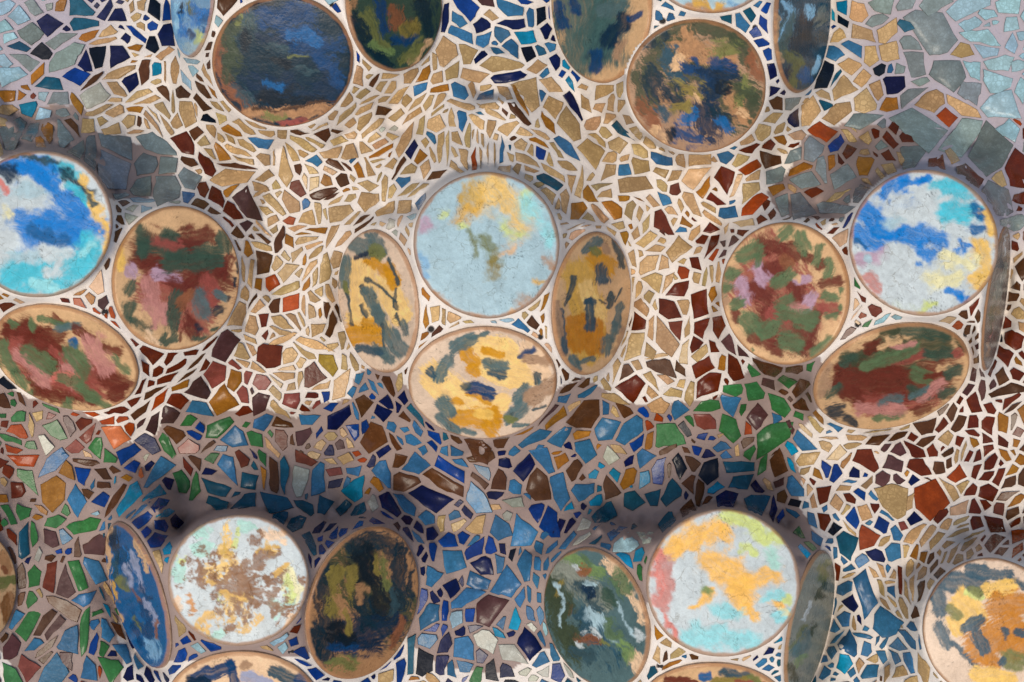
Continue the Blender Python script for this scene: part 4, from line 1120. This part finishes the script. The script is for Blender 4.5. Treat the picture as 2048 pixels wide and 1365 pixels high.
def solve_heights():
    h = None
    for s, it in ((32, 400), (16, 250), (8, 200), (STEP, 160)):
        xs = np.arange(X0, X1 + 1, s, dtype=float)
        ys = np.arange(Y0, Y1 + 1, s, dtype=float)
        gx, gy = np.meshgrid(xs, ys)
        fix = np.zeros(gx.shape, bool)
        val = np.zeros(gx.shape)
        for (x, y, r, z) in LEVELS:
            m = (gx - x) ** 2 + (gy - y) ** 2 < max(r, s * 0.75) ** 2
            fix |= m
            val[m] = z
        for d in DISCS:
            u, v, hp = disc_local(d, gx, gy)
            grow = 1.0 + 5.0 / d['a']
            growv = 1.0 + 5.0 / d['b']
            m = (u / grow) ** 2 + (v / growv) ** 2 < 1.0
            fix |= m
            val[m] = hp[m] - 3.0
        fix[0, :] = fix[-1, :] = fix[:, 0] = fix[:, -1] = True
        val[0, :] = val[-1, :] = val[:, 0] = val[:, -1] = -40
        if h is None:
            h = np.where(fix, val, -20.0)
        else:
            ox = np.clip((xs - X0) / (s * 2), 0, h.shape[1] - 1.001)
            oy = np.clip((ys - Y0) / (s * 2), 0, h.shape[0] - 1.001)
            h = bil(h, ox[None, :] + 0 * oy[:, None], oy[:, None] + 0 * ox[None, :])
            h = np.where(fix, val, h)
        for k in range(it):
            a = h.copy()
            a[1:-1, 1:-1] = 0.25 * (h[:-2, 1:-1] + h[2:, 1:-1] + h[1:-1, :-2] + h[1:-1, 2:])
            h = np.where(fix, val, h + 1.0 * (a - h))
    indisc = np.zeros(h.shape, bool)
    for d in DISCS:
        u, v, hp = disc_local(d, gx, gy)
        indisc |= u * u + v * v < 1.0
    hs = h.copy()
    for k in range(4):
        a = hs.copy()
        a[1:-1, 1:-1] = 0.125 * (hs[:-2, 1:-1] + hs[2:, 1:-1] + hs[1:-1, :-2] + hs[1:-1, 2:]) + 0.5 * hs[1:-1, 1:-1]
        hs = np.where(indisc, h, a)
    return gx, gy, hs


def bil(f, x, y):
    ix = np.clip(np.floor(x).astype(int), 0, f.shape[1] - 2)
    iy = np.clip(np.floor(y).astype(int), 0, f.shape[0] - 2)
    fx = x - ix
    fy = y - iy
    return (f[iy, ix] * (1 - fx) + f[iy, ix + 1] * fx) * (1 - fy) + (f[iy + 1, ix] * (1 - fx) + f[iy + 1, ix + 1] * fx) * fy


GX, GY, H = solve_heights()
GX0, GY0 = X0, Y0


def hat(px, py):
    return bil(H, (np.asarray(px, float) - GX0) / STEP, (np.asarray(py, float) - GY0) / STEP)


# ------------------------------------------------------------------ helpers that link objects
def mesh_object(name, verts, faces, mat, parent=None, smooth=False, col=None):
    me = bpy.data.meshes.new(name)
    if isinstance(faces, np.ndarray):
        nv, nf, k = len(verts), len(faces), faces.shape[1]
        me.vertices.add(nv)
        me.vertices.foreach_set('co', np.asarray(verts, np.float32).ravel())
        me.loops.add(nf * k)
        me.loops.foreach_set('vertex_index', faces.astype(np.int32).ravel())
        me.polygons.add(nf)
        me.polygons.foreach_set('loop_start', np.arange(0, nf * k, k, dtype=np.int32))
        me.polygons.foreach_set('use_smooth', np.zeros(nf, bool))
        me.update(calc_edges=True)
    else:
        me.from_pydata([tuple(v) for v in verts], [], faces)
        me.update()
    if col is not None:
        at = me.color_attributes.new('Col', 'FLOAT_COLOR', 'POINT')
        at.data.foreach_set('color', np.asarray(col, np.float32).ravel())
    if smooth:
        me.polygons.foreach_set('use_smooth', np.ones(len(me.polygons), bool))
    me.materials.append(mat)
    o = bpy.data.objects.new(name, me)
    COL.objects.link(o)
    if parent is not None:
        o.parent = parent
    return o


# ------------------------------------------------------------------ grout: a white one and a taupe one
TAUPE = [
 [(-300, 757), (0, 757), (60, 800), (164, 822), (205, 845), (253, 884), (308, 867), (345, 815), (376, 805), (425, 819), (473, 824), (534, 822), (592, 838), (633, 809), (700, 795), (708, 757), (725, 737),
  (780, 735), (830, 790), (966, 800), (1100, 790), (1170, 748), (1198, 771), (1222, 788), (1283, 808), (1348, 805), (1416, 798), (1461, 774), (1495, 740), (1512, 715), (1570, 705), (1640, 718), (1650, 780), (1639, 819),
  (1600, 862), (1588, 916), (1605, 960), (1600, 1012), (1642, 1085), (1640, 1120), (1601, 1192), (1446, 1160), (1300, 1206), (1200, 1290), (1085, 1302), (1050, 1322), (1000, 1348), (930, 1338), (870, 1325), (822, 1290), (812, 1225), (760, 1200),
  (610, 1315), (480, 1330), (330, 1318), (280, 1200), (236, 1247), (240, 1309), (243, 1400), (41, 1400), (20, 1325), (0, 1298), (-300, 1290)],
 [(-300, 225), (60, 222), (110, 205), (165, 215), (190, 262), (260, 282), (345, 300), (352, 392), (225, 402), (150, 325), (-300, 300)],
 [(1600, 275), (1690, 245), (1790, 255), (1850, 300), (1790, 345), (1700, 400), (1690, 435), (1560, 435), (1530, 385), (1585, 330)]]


def in_poly(poly, x, y):
    inside = np.zeros(np.shape(x), bool)
    n = len(poly)
    for i in range(n):
        xa, ya = poly[i]
        xb, yb = poly[(i + 1) % n]
        if ya == yb:
            continue
        c = ((ya > y) != (yb > y)) & (x < (xb - xa) * (y - ya) / (yb - ya) + xa)
        inside ^= c
    return inside


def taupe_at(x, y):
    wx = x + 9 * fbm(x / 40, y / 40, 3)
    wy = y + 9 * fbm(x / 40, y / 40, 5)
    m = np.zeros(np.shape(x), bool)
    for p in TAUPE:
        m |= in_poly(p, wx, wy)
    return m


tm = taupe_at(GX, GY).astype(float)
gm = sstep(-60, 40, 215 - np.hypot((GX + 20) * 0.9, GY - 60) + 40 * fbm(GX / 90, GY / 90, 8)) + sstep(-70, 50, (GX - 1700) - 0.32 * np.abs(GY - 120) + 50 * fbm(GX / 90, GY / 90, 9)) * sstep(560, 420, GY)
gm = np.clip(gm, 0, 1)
gcol = np.zeros(H.shape + (4,))
white = lin((228, 219, 206))
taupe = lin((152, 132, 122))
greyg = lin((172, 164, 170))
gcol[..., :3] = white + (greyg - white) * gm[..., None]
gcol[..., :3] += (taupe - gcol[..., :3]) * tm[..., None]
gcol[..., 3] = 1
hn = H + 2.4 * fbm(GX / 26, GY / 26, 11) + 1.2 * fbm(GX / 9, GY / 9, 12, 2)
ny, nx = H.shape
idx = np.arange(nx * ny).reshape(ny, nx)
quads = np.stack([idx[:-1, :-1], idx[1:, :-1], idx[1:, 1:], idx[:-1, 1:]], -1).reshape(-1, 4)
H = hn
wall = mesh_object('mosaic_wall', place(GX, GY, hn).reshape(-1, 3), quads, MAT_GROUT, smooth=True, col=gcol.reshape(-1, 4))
wall['kind'] = 'structure'
wall['label'] = 'undulating wall of broken tile mosaic in white and taupe grout'
wall['category'] = 'mosaic wall'

# ------------------------------------------------------------------ shards laid out over the wall
seeds = []          # x, y, length, width, angle, letter
for reg, text in SHARDS.items():
    ox, oy = REG[reg]
    new = []
    for tok in text.split():
        x, y, l, w, a = (float(v) for v in tok[1:].split(','))
        x = ox + x * 10 / ZR
        y = oy + y * 10 / ZR
        if any((x - s[0]) ** 2 + (y - s[1]) ** 2 < 13 ** 2 for s in seeds):
            continue
        gk = 1.13 if tok[0] in 'gh' else 1.0
        new.append([x, y, l * gk * 10 / ZR, w * gk * 10 / ZR, math.radians(a * 10), tok[0]])
    seeds += new

RW, RH = X1 - X0, Y1 - Y0
yy, xx = np.mgrid[Y0:Y1, X0:X1].astype(np.float32)
discmask = np.zeros((RH, RW), bool)
for d in DISCS:
    bx0, bx1 = int(max(X0, d['cx'] - d['a'] - 40)), int(min(X1, d['cx'] + d['a'] + 40))
    by0, by1 = int(max(Y0, d['cy'] - d['a'] - 40)), int(min(Y1, d['cy'] + d['a'] + 40))
    if bx1 <= bx0 or by1 <= by0:
        continue
    s = np.s_[by0 - Y0:by1 - Y0, bx0 - X0:bx1 - X0]
    u, v, hp = disc_local(d, xx[s], yy[s])
    discmask[s] |= (u / (1 + 4.5 / d['a'])) ** 2 + (v / (1 + 4.5 / d['b'])) ** 2 < 1.0
gyy, gxx = np.gradient(H, STEP)
slope_grid = np.hypot(gxx, gyy)


def slope_at(x, y):
    return bil(slope_grid, (np.asarray(x, float) - X0) / STEP, (np.asarray(y, float) - Y0) / STEP)


CAP = 0.67


def rasterise(seeds):
    best = np.full((RH, RW), CAP, np.float32)
    lab = np.full((RH, RW), -1, np.int32)
    for i, (x, y, l, w, a, c) in enumerate(seeds):
        R = int(max(l, w) * CAP) + 3
        ix0, ix1 = max(0, int(x - X0 - R)), min(RW, int(x - X0 + R) + 1)
        iy0, iy1 = max(0, int(y - Y0 - R)), min(RH, int(y - Y0 + R) + 1)
        if ix1 <= ix0 or iy1 <= iy0:
            continue
        s = np.s_[iy0:iy1, ix0:ix1]
        dx = xx[s] - x
        dy = -(yy[s] - y)
        ca, sa = math.cos(a), math.sin(a)
        ps = (dx * ca + dy * sa) / l
        qs = (-dx * sa + dy * ca) / w
        tw, th_, k = shape_k[i % 997]
        p = np.abs(ps + th_ * qs)                    # sheared
        q = np.abs(qs) / np.clip(1 - tw * ps, 0.25, 1.8)   # and wedge-shaped
        # between a diamond, an ellipse and a box
        dd = (p ** k + q ** k) ** (1.0 / k)
        m = dd < best[s]
        best[s][m] = dd[m]
        lab[s][m] = i
    lab[discmask] = -1
    return lab, best


shape_k = np.column_stack([rng.uniform(-1.0, 1.0, 997), rng.uniform(-0.35, 0.35, 997), rng.choice([1.7, 2.5, 5.0, 9.0], size=997)])
lab, best = rasterise(seeds)

# bare patches of grout in the photograph: x, y, radius
BARE = [(352, 1005, 34), (390, 1025, 20), (625, 1045, 34), (680, 1045, 26), (1255, 1035, 18), (1300, 1040, 34), (1345, 1025, 20), (1590, 1050, 18)]


def clearance(free):
    d = np.zeros(free.shape, np.float32)
    f = free.copy()
    for k in range(14):
        d += f
        g = f.copy()
        g[1:] &= f[:-1]
        g[:-1] &= f[1:]
        g[:, 1:] &= f[:, :-1]
        g[:, :-1] &= f[:, 1:]
        if k % 2:
            g[1:, 1:] &= f[:-1, :-1]
            g[:-1, :-1] &= f[1:, 1:]
            g[1:, :-1] &= f[:-1, 1:]
            g[:-1, 1:] &= f[1:, :-1]
        f = g
    return d * 2          # on the half-size grid


seed_xy = np.array([[s[0], s[1]] for s in seeds])
for (size, need) in ((40, 13), (30, 10), (22, 7.5), (15, 5.5)):
    occ = (lab >= 0) | discmask
    free = ~(occ[::2, ::2])
    cl = clearance(free)
    cand = np.argwhere(cl >= need)[::2]
    rng.shuffle(cand)
    added = []
    cell = {}
    for (cy_, cx_) in cand:
        x = cx_ * 2 + X0
        y = cy_ * 2 + Y0
        inside = 0 <= x < 2048 and 0 <= y < 1365
        if size < 22 and not inside:
            continue
        key = (int(x // size), int(y // size))
        if any(((x - q[0]) ** 2 + (y - q[1]) ** 2) < (size * 1.02) ** 2 for i in (-1, 0, 1) for j in (-1, 0, 1) for q in cell.get((key[0] + i, key[1] + j), ())):
            continue
        if any((x - b[0]) ** 2 + (y - b[1]) ** 2 < b[2] ** 2 for b in BARE):
            continue
        near = np.argpartition((seed_xy[:, 0] - x) ** 2 + (seed_xy[:, 1] - y) ** 2, 5)[:5]
        pick = seeds[int(near[rng.integers(0, 4)])]
        asp = rng.uniform(0.55, 0.95)
        cell.setdefault(key, []).append((x, y))
        added.append([float(x), float(y), size * 1.1, size * asp, seeds[int(near[0])][4] + rng.normal(0, 0.35), pick[5]])
    if taupe_at is not None and added:
        ax = np.array([q[0] for q in added])
        ay = np.array([q[1] for q in added])
        tz = taupe_at(ax, ay)
        added = [q for q, t in zip(added, tz) if not (t and size < 26 and rng.random() < 0.75)]
    seeds += added
    lab, best = rasterise(seeds)

# outlines: shrink each cell a little for the joint, take its hull and keep a few corners
GAP = 2
keep = lab >= 0
for (sx_, sy_) in ((GAP, 0), (-GAP, 0), (0, GAP), (0, -GAP), (GAP, GAP), (-GAP, GAP), (GAP, -GAP), (-GAP, -GAP)):
    keep &= np.roll(np.roll(lab, sy_, 0), sx_, 1) == lab
fy, fx = np.nonzero(keep)
fl = lab[fy, fx]
order = np.argsort(fl, kind='stable')
fy, fx, fl = fy[order], fx[order], fl[order]
starts = np.searchsorted(fl, np.arange(len(seeds)))
ends = np.searchsorted(fl, np.arange(len(seeds)), side='right')


def hull(pts):
    pts = sorted(set(pts))
    if len(pts) < 3:
        return pts
    out = []
    for seq in (pts, pts[::-1]):
        h_ = []
        for p in seq:
            while len(h_) > 1 and (h_[-1][0] - h_[-2][0]) * (p[1] - h_[-2][1]) - (h_[-1][1] - h_[-2][1]) * (p[0] - h_[-2][0]) <= 0:
                h_.pop()
            h_.append(p)
        out += h_[:-1]
    return out


def simplify(poly, n):
    poly = list(poly)
    while len(poly) > n:
        k = len(poly)
        best_i, best_a = 0, 1e18
        for i in range(k):
            a, b, c = poly[i - 1], poly[i], poly[(i + 1) % k]
            ar = abs((b[0] - a[0]) * (c[1] - a[1]) - (b[1] - a[1]) * (c[0] - a[0]))
            if ar < best_a:
                best_i, best_a = i, ar
        poly.pop(best_i)
    return poly


def area2(p):
    return sum(p[i - 1][0] * p[i][1] - p[i][0] * p[i - 1][1] for i in range(len(p)))


shards = []         # letter, outline, area
for i, s in enumerate(seeds):
    a, b = starts[i], ends[i]
    if b - a < 40:
        continue
    ys_, xs_ = fy[a:b], fx[a:b]
    rows = {}
    for y, x in zip(ys_.tolist(), xs_.tolist()):
        r = rows.get(y)
        if r is None:
            rows[y] = [x, x]
        else:
            if x < r[0]:
                r[0] = x
            if x > r[1]:
                r[1] = x
    pts = []
    for y, (xa, xb) in rows.items():
        pts += [(xa, y), (xb, y)]
    hp = hull(pts)
    n = rng.choice([4, 4, 5, 5, 6])
    if s[2] > 2.6 * s[3]:
        n = rng.choice([4, 5, 6, 7])
    hp = simplify(hp, int(n))
    if len(hp) < 3:
        continue
    # rough broken edges: one or two extra points per long side
    out = []
    for k in range(len(hp)):
        p, q = hp[k - 1], hp[k]
        out.append(p)
        L = math.hypot(q[0] - p[0], q[1] - p[1])
        if L > 16:
            for t in ((0.36, 0.68) if L > 34 else (0.5,)):
                t += rng.uniform(-0.12, 0.12)
                off = rng.normal(0, 0.028) * min(L, 40)
                out.append((p[0] + (q[0] - p[0]) * t - (q[1] - p[1]) / L * off, p[1] + (q[1] - p[1]) * t + (q[0] - p[0]) / L * off))
    A = area2(out)
    if abs(A) < 60:
        continue
    if A < 0:
        out = out[::-1]
    o2 = np.array(out, float) + (X0 + 0.5, Y0 + 0.5)
    c = o2.mean(0)
    if slope_at(c[0], c[1]) > 6.0:
        continue
    shards.append((s[5], o2, abs(A) / 2, c))


def shard_mesh(letter, o2, c):
    """a flat chip of tile bedded in the grout: top, worn edge, side"""
    n = len(o2)
    mid = 0.5 * (o2 + np.roll(o2, 1, 0))
    inner = c + (o2 - c) * 0.5
    sp = np.vstack([o2, mid, inner, c[None]])
    hz = hat(sp[:, 0], sp[:, 1])
    A = np.column_stack([np.ones(len(sp)), sp - c])
    k, *_ = np.linalg.lstsq(A, hz, rcond=None)
    res = hz - A @ k
    lift = min(float(res.max()), 3.0) + rng.uniform(0.6, 2.2)
    k = k + np.array([lift, rng.normal(0, 0.035), rng.normal(0, 0.035)])

    def top(p):
        return k[0] + (p - c) @ k[1:]
    rr = np.sqrt(((o2 - c) ** 2).sum(1)).mean()
    ins = c + (o2 - c) * (1 - min(0.25, 1.3 / rr))
    half = c + (o2 - c) * 0.5
    bent = False
    if float(np.abs(res).max()) > 2.5:          # a big piece on a bend: cracked to follow it
        bent = True

        def top(p):
            return hat(p[:, 0], p[:, 1]) + 2.0
    tz, ez, hz2 = top(ins) + 0.7, top(o2) - 0.3, top(half) + 0.7
    low = top(o2) - 12.0
    cz = float(top(c[None])[0]) + 0.7
    verts = np.vstack([place(ins[:, 0], ins[:, 1], tz), place(o2[:, 0], o2[:, 1], ez), place(o2[:, 0], o2[:, 1], low), place(half[:, 0], half[:, 1], hz2), place(c[0], c[1], cz)[None]])
    tris = []
    for i in range(n):
        j = (i + 1) % n
        tris += [(4 * n, 3 * n + j, 3 * n + i), (3 * n + i, 3 * n + j, j), (3 * n + i, j, i), (i, j, n + j), (i, n + j, n + i), (n + i, n + j, 2 * n + j), (n + i, 2 * n + j, 2 * n + i)]
    base, craze, name = SHARD_KIND[letter]
    v = rng.normal(1.0, 0.13)
    rgb = np.clip(lin(base) * 0.92 * v * (1 + rng.normal(0, 0.035, 3)), 0.004, 0.9)
    col = np.zeros((len(verts), 4))
    col[:, :3] = rgb
    col[n:3 * n, :3] = rgb * 0.35 + np.array([0.02, 0.014, 0.01])      # the raw broken edge of the tile body
    col[:, 3] = craze
    sm = np.tile([bent] * 3 + [False] * 4, n)
    return verts, np.array(tris), col, sm


def visible(c):
    return -10 < c[0] < 2058 and -10 < c[1] < 1375


groups = {}
for s in shards:
    groups.setdefault(SHARD_KIND[s[0]][2], []).append(s)
n_tiles = 0
for name, lst in groups.items():
    lst.sort(key=lambda s: (0 if visible(s[3]) else 1, -s[2]))
    single = [s for s in lst[:300] if visible(s[3])]
    rest = [s for s in lst[len(single):]]
    for s in single:
        v, t, c, sm = shard_mesh(s[0], s[1], s[3])
        o = mesh_object(name, v, t, MAT_TILE, wall, col=c)
        o.data.polygons.foreach_set('use_smooth', sm)
        n_tiles += 1
    if rest:
        V, T, Cc, S, off = [], [], [], [], 0
        for s in rest:
            v, t, c, sm = shard_mesh(s[0], s[1], s[3])
            S.append(sm)
            V.append(v)
            T.append(t + off)
            Cc.append(c)
            off += len(v)
        o = mesh_object(name + 's', np.vstack(V), np.vstack(T), MAT_TILE, wall, col=np.vstack(Cc))
        o.data.polygons.foreach_set('use_smooth', np.concatenate(S))
        o['kind'] = 'stuff'
print('shards', len(shards), 'single', n_tiles)

# ------------------------------------------------------------------ disc bodies
NG = 124


def unit_grid(n):
    """square grid bent onto the unit disc"""
    t = np.linspace(-1, 1, n)
    a, b = np.meshgrid(t, t)
    r = np.where(np.abs(a) > np.abs(b), a, b)
    with np.errstate(divide='ignore', invalid='ignore'):
        phi = np.where(np.abs(a) > np.abs(b), (math.pi / 4) * (b / np.where(a == 0, 1, a)), (math.pi / 2) - (math.pi / 4) * (a / np.where(b == 0, 1, b)))
    phi = np.where((a == 0) & (b == 0), 0, phi)
    return r * np.cos(phi), r * np.sin(phi)


UG, VG = unit_grid(NG)
RG = np.sqrt(UG ** 2 + VG ** 2)
gi = np.arange(NG * NG).reshape(NG, NG)
DQ = np.stack([gi[:-1, :-1], gi[1:, :-1], gi[1:, 1:], gi[:-1, 1:]], -1).reshape(-1, 4)


# warp, ragged edge, bristle feathering, softness, cover, tone within a stroke
STYLES = {'brush': (22, 0.4, 0.35, 0.2, 0.96, 0.16), 'petal': (26, 0.6, 0.45, 0.36, 0.93, 0.22), 'wash': (44, 0.9, 0.15, 0.5, 0.95, 0.10),
          'splash': (34, 1.5, 0.2, 0.28, 0.92, 0.22), 'smear': (52, 0.6, 0.9, 0.42, 0.93, 0.30), 'haze': (56, 1.0, 0.2, 0.85, 0.88, 0.10)}


def paint(d, seed, px, py, rr):
    """the brushed glaze: strokes in the order they were laid, edges ragged by the brush"""
    lines = d['strokes'].strip().split('\n')
    first = lines[0].split()
    ox, oy = REG[int(first[0])]
    lines[0] = ' '.join(first[1:])
    zx = (px - ox) * ZR
    zy = (py - oy) * ZR
    warp, rag, feather, softk, alpha, tonek = STYLES[d['style']]
    wx = zx + warp * fbm(zx / 90, zy / 90, seed, 5) + 7 * fbm(zx / 20, zy / 20, seed + 3, 3)
    wy = zy + warp * fbm(zx / 90, zy / 90, seed + 7, 5) + 7 * fbm(zx / 20, zy / 20, seed + 9, 3)
    base = lin(PAINT[d['base']])
    col = np.tile(base, px.shape + (1,))
    col = col * (1 + 0.22 * fbm(zx / 120, zy / 120, seed + 20)[..., None] + 0.14 * fbm(zx / 14, zy / 14, seed + 21)[..., None])
    for k, ln in enumerate(lines):
        t = ln.split()
        c = lin(PAINT[t[0]])
        x1, y1, x2, y2, w = (float(v) for v in t[1:6])
        ex, ey = x2 - x1, y2 - y1
        L2 = ex * ex + ey * ey + 1e-6
        L = math.sqrt(L2)
        dxn, dyn = (ex / L, ey / L) if L > 12 else (math.cos(k * 1.7 + seed), math.sin(k * 1.7 + seed))
        along = wx * dxn + wy * dyn
        across = -wx * dyn + wy * dxn
        bristle = fbm(along / 90 + k, across / 6, seed + 31 + k, 3)
        tt0 = ((wx - x1) * ex + (wy - y1) * ey) / L2
        tt = np.clip(tt0, 0, 1)
        dist = np.hypot(wx - x1 - tt * ex, wy - y1 - tt * ey)
        w = w * 1.1 + 1.5
        soft = softk * w + 3
        sc = 10 + 0.8 * w
        edge = dist - w - rag * w * fbm(zx / sc, zy / sc, seed + 50 + k, 5) - feather * w * bristle
        al = alpha * (1 - sstep(-soft, soft * 0.45, edge))
        al = al * np.clip(0.95 + 0.30 * bristle, 0, 1)
        if d['style'] == 'splash' and t[0] in ('brown', 'gold', 'amber', 'yel'):
            ax_, ay_ = zx - 1375, zy - 820
            rad, ang = np.hypot(ax_, ay_), np.arctan2(ay_, ax_)
            frag = fbm(rad / 55, ang * 5.0, seed + 300 + k, 4) + 0.5 * fbm(zx / 11, zy / 11, seed + 301, 3) + 0.9 * sstep(110, 40, rad)
            al = al * sstep(-0.42, -0.08, frag)
        tone = 1 + tonek * bristle + 0.25 * fbm(zx / 26, zy / 26, seed + 70 + k, 3)
        col = col * (1 - al[..., None]) + (c * tone[..., None]) * al[..., None]
    spk = vnoise(zx / 4.5, zy / 4.5, seed + 81) * vnoise(zx / 60, zy / 60, seed + 82)
    col = col * (1 - 0.45 * sstep(0.60, 0.72, spk))[..., None]
    # bare body at the very edge
    clay = lin((168, 122, 84))
    edge_w = (0.945 if d['front'] else 0.955) + 0.025 * fbm(zx / 60, zy / 60, seed + 90)
    f = sstep(0, 0.03, rr - edge_w) * (0.75 if d['front'] else 0.75)
    col = col * (1 - f[..., None]) + clay * f[..., None]
    return np.clip(col, 0.003, 0.85)


def ramp_profile(r, a):
    """height over the disc plane: faint dome, rounded shoulder (photo pixels)"""
    dome = 3.0 * (1 - r * r)
    t = np.clip((r - (1 - 7.0 / a)) / (7.0 / a), 0, 1)
    return dome - 6.0 * (1 - np.sqrt(np.maximum(0, 1 - t * t)))


def wobble(t, n):
    c_, s_ = np.cos(t) * 3, np.sin(t) * 3
    return 1 + 0.008 * np.sin(2 * t + n) + 0.006 * np.sin(3 * t + 2.1 * n) + 0.009 * fbm(c_ + 7 * n, s_, 400 + n, 3)


def max_min(t):
    return np.maximum(t, 0.0), np.minimum(t, 0.0)


for n, d in enumerate(DISCS):
    e1, e2, ct, st, sl_, hc = disc_frame(d)
    root = bpy.data.objects.new('ceramic_disc', None)
    root.empty_display_size = 0.02
    root['label'] = d['label']
    root['category'] = 'ceramic disc'
    root['group'] = 'painted ceramic discs set in the mosaic'
    COL.objects.link(root)
    base_pt = place(np.array(d['cx'], float), np.array(d['cy'], float), np.array(hc))
    root.location = tuple(float(v) for v in base_pt)

    def lift(u, v, t):
        t, sink = max_min(t)
        px = d['cx'] + e1[0] * u * d['a'] + e2[0] * (v * d['b'] + st * t)
        py = d['cy'] + e1[1] * u * d['a'] + e2[1] * (v * d['b'] + st * t)
        return px, py, hc - sl_ * v * d['b'] + ct * t + sink
    # a slightly uneven hand-thrown outline
    th = np.arctan2(VG, UG)
    wob = wobble(th, n)
    U = UG * wob
    V = VG * wob
    px, py, hz = lift(U, V, d['proud'] + ramp_profile(RG, d['a']))
    pts = place(px, py, hz).reshape(-1, 3) - base_pt
    pp, qq, _ = lift(U, V, 0)
    col = np.ones((NG * NG, 4))
    col[:, :3] = paint(d, 100 + 37 * n, pp, qq, RG).reshape(-1, 3)
    # orient upwards whatever the handedness of the frame
    q = DQ
    p0, p1, p2 = pts[q[0, 0]], pts[q[0, 1]], pts[q[0, 2]]
    mid_q = q[len(q) // 2 + NG // 2]
    nz = np.cross(pts[mid_q[1]] - pts[mid_q[0]], pts[mid_q[2]] - pts[mid_q[0]])[2]
    if nz < 0:
        q = q[:, ::-1]
    crack = d['base'] in ('white', 'wblue', 'lblue')
    mesh_object('glazed_face', pts, q, MAT_GLAZE_CRACKLE if crack else MAT_GLAZE, root, smooth=True, col=col)
    # clay side of the disc
    m = 96
    ta = np.linspace(0, 2 * math.pi, m, endpoint=False)
    wb = wobble(ta, n)
    rings = []
    for (rs, t) in ((0.988, d['proud'] - 4.5), (1.004, d['proud'] - 6.5), (1.006, d['proud'] - 12), (1.004, -8), (0.97, -26)):
        a_, b_, c_ = lift(np.cos(ta) * wb * rs, np.sin(ta) * wb * rs, t)
        rings.append(place(a_, b_, c_) - base_pt)
    rv = np.vstack(rings)
    rf = []
    for k in range(len(rings) - 1):
        for i in range(m):
            j = (i + 1) % m
            f = (k * m + i, k * m + j, (k + 1) * m + j, (k + 1) * m + i)
            rf.append(f if nz >= 0 else f[::-1])
    mesh_object('clay_rim', rv, np.array(rf), MAT_CLAY, root, smooth=True)

# ------------------------------------------------------------------ weep holes: grout lips round a flat disc painted dark as shade
for (x, y, r) in ((662, 8, 6), (210, 625, 7), (862, 659, 6.5), (1081, 674, 5.5), (1325, 42, 6.5), (1510, 55, 5), (1716, 649, 6.5), (1931, 668, 6), (582, 1304, 6.5), (1320, 1332, 6.5)):
    h0 = float(hat(x, y))
    m = 20
    ta = np.linspace(0, 2 * math.pi, m, endpoint=False)
    gx_ = float(hat(x + 6, y) - hat(x - 6, y)) / 12
    gy_ = float(hat(x, y + 6) - hat(x, y - 6)) / 12
    rings = []
    for (rr, t) in ((r + 2.5, -3.0), (r + 0.8, 0.5), (r, 0.4), (r * 0.9, -1.0)):
        dx, dy = np.cos(ta) * rr, np.sin(ta) * rr
        rings.append(place(x + dx, y + dy, h0 + gx_ * dx + gy_ * dy + t))
    vv = np.vstack(rings)
    ff = []
    for k in range(len(rings) - 1):
        for i in range(m):
            j = (i + 1) % m
            ff.append((k * m + i, (k + 1) * m + i, (k + 1) * m + j, k * m + j))
    lip = mesh_object('weep_hole', vv, [tuple(f) for f in ff], MAT_GROUT, wall, smooth=True, col=np.tile([0.3, 0.25, 0.22, 1.0], (len(vv), 1)))
    dx, dy = np.cos(ta) * r * 0.92, np.sin(ta) * r * 0.92
    bv = place(x + dx, y + dy, h0 + gx_ * dx + gy_ * dy + 0.3)
    mesh_object('hole_shade_disc', bv, [tuple(range(m))[::-1]], MAT_HOLE, lip)
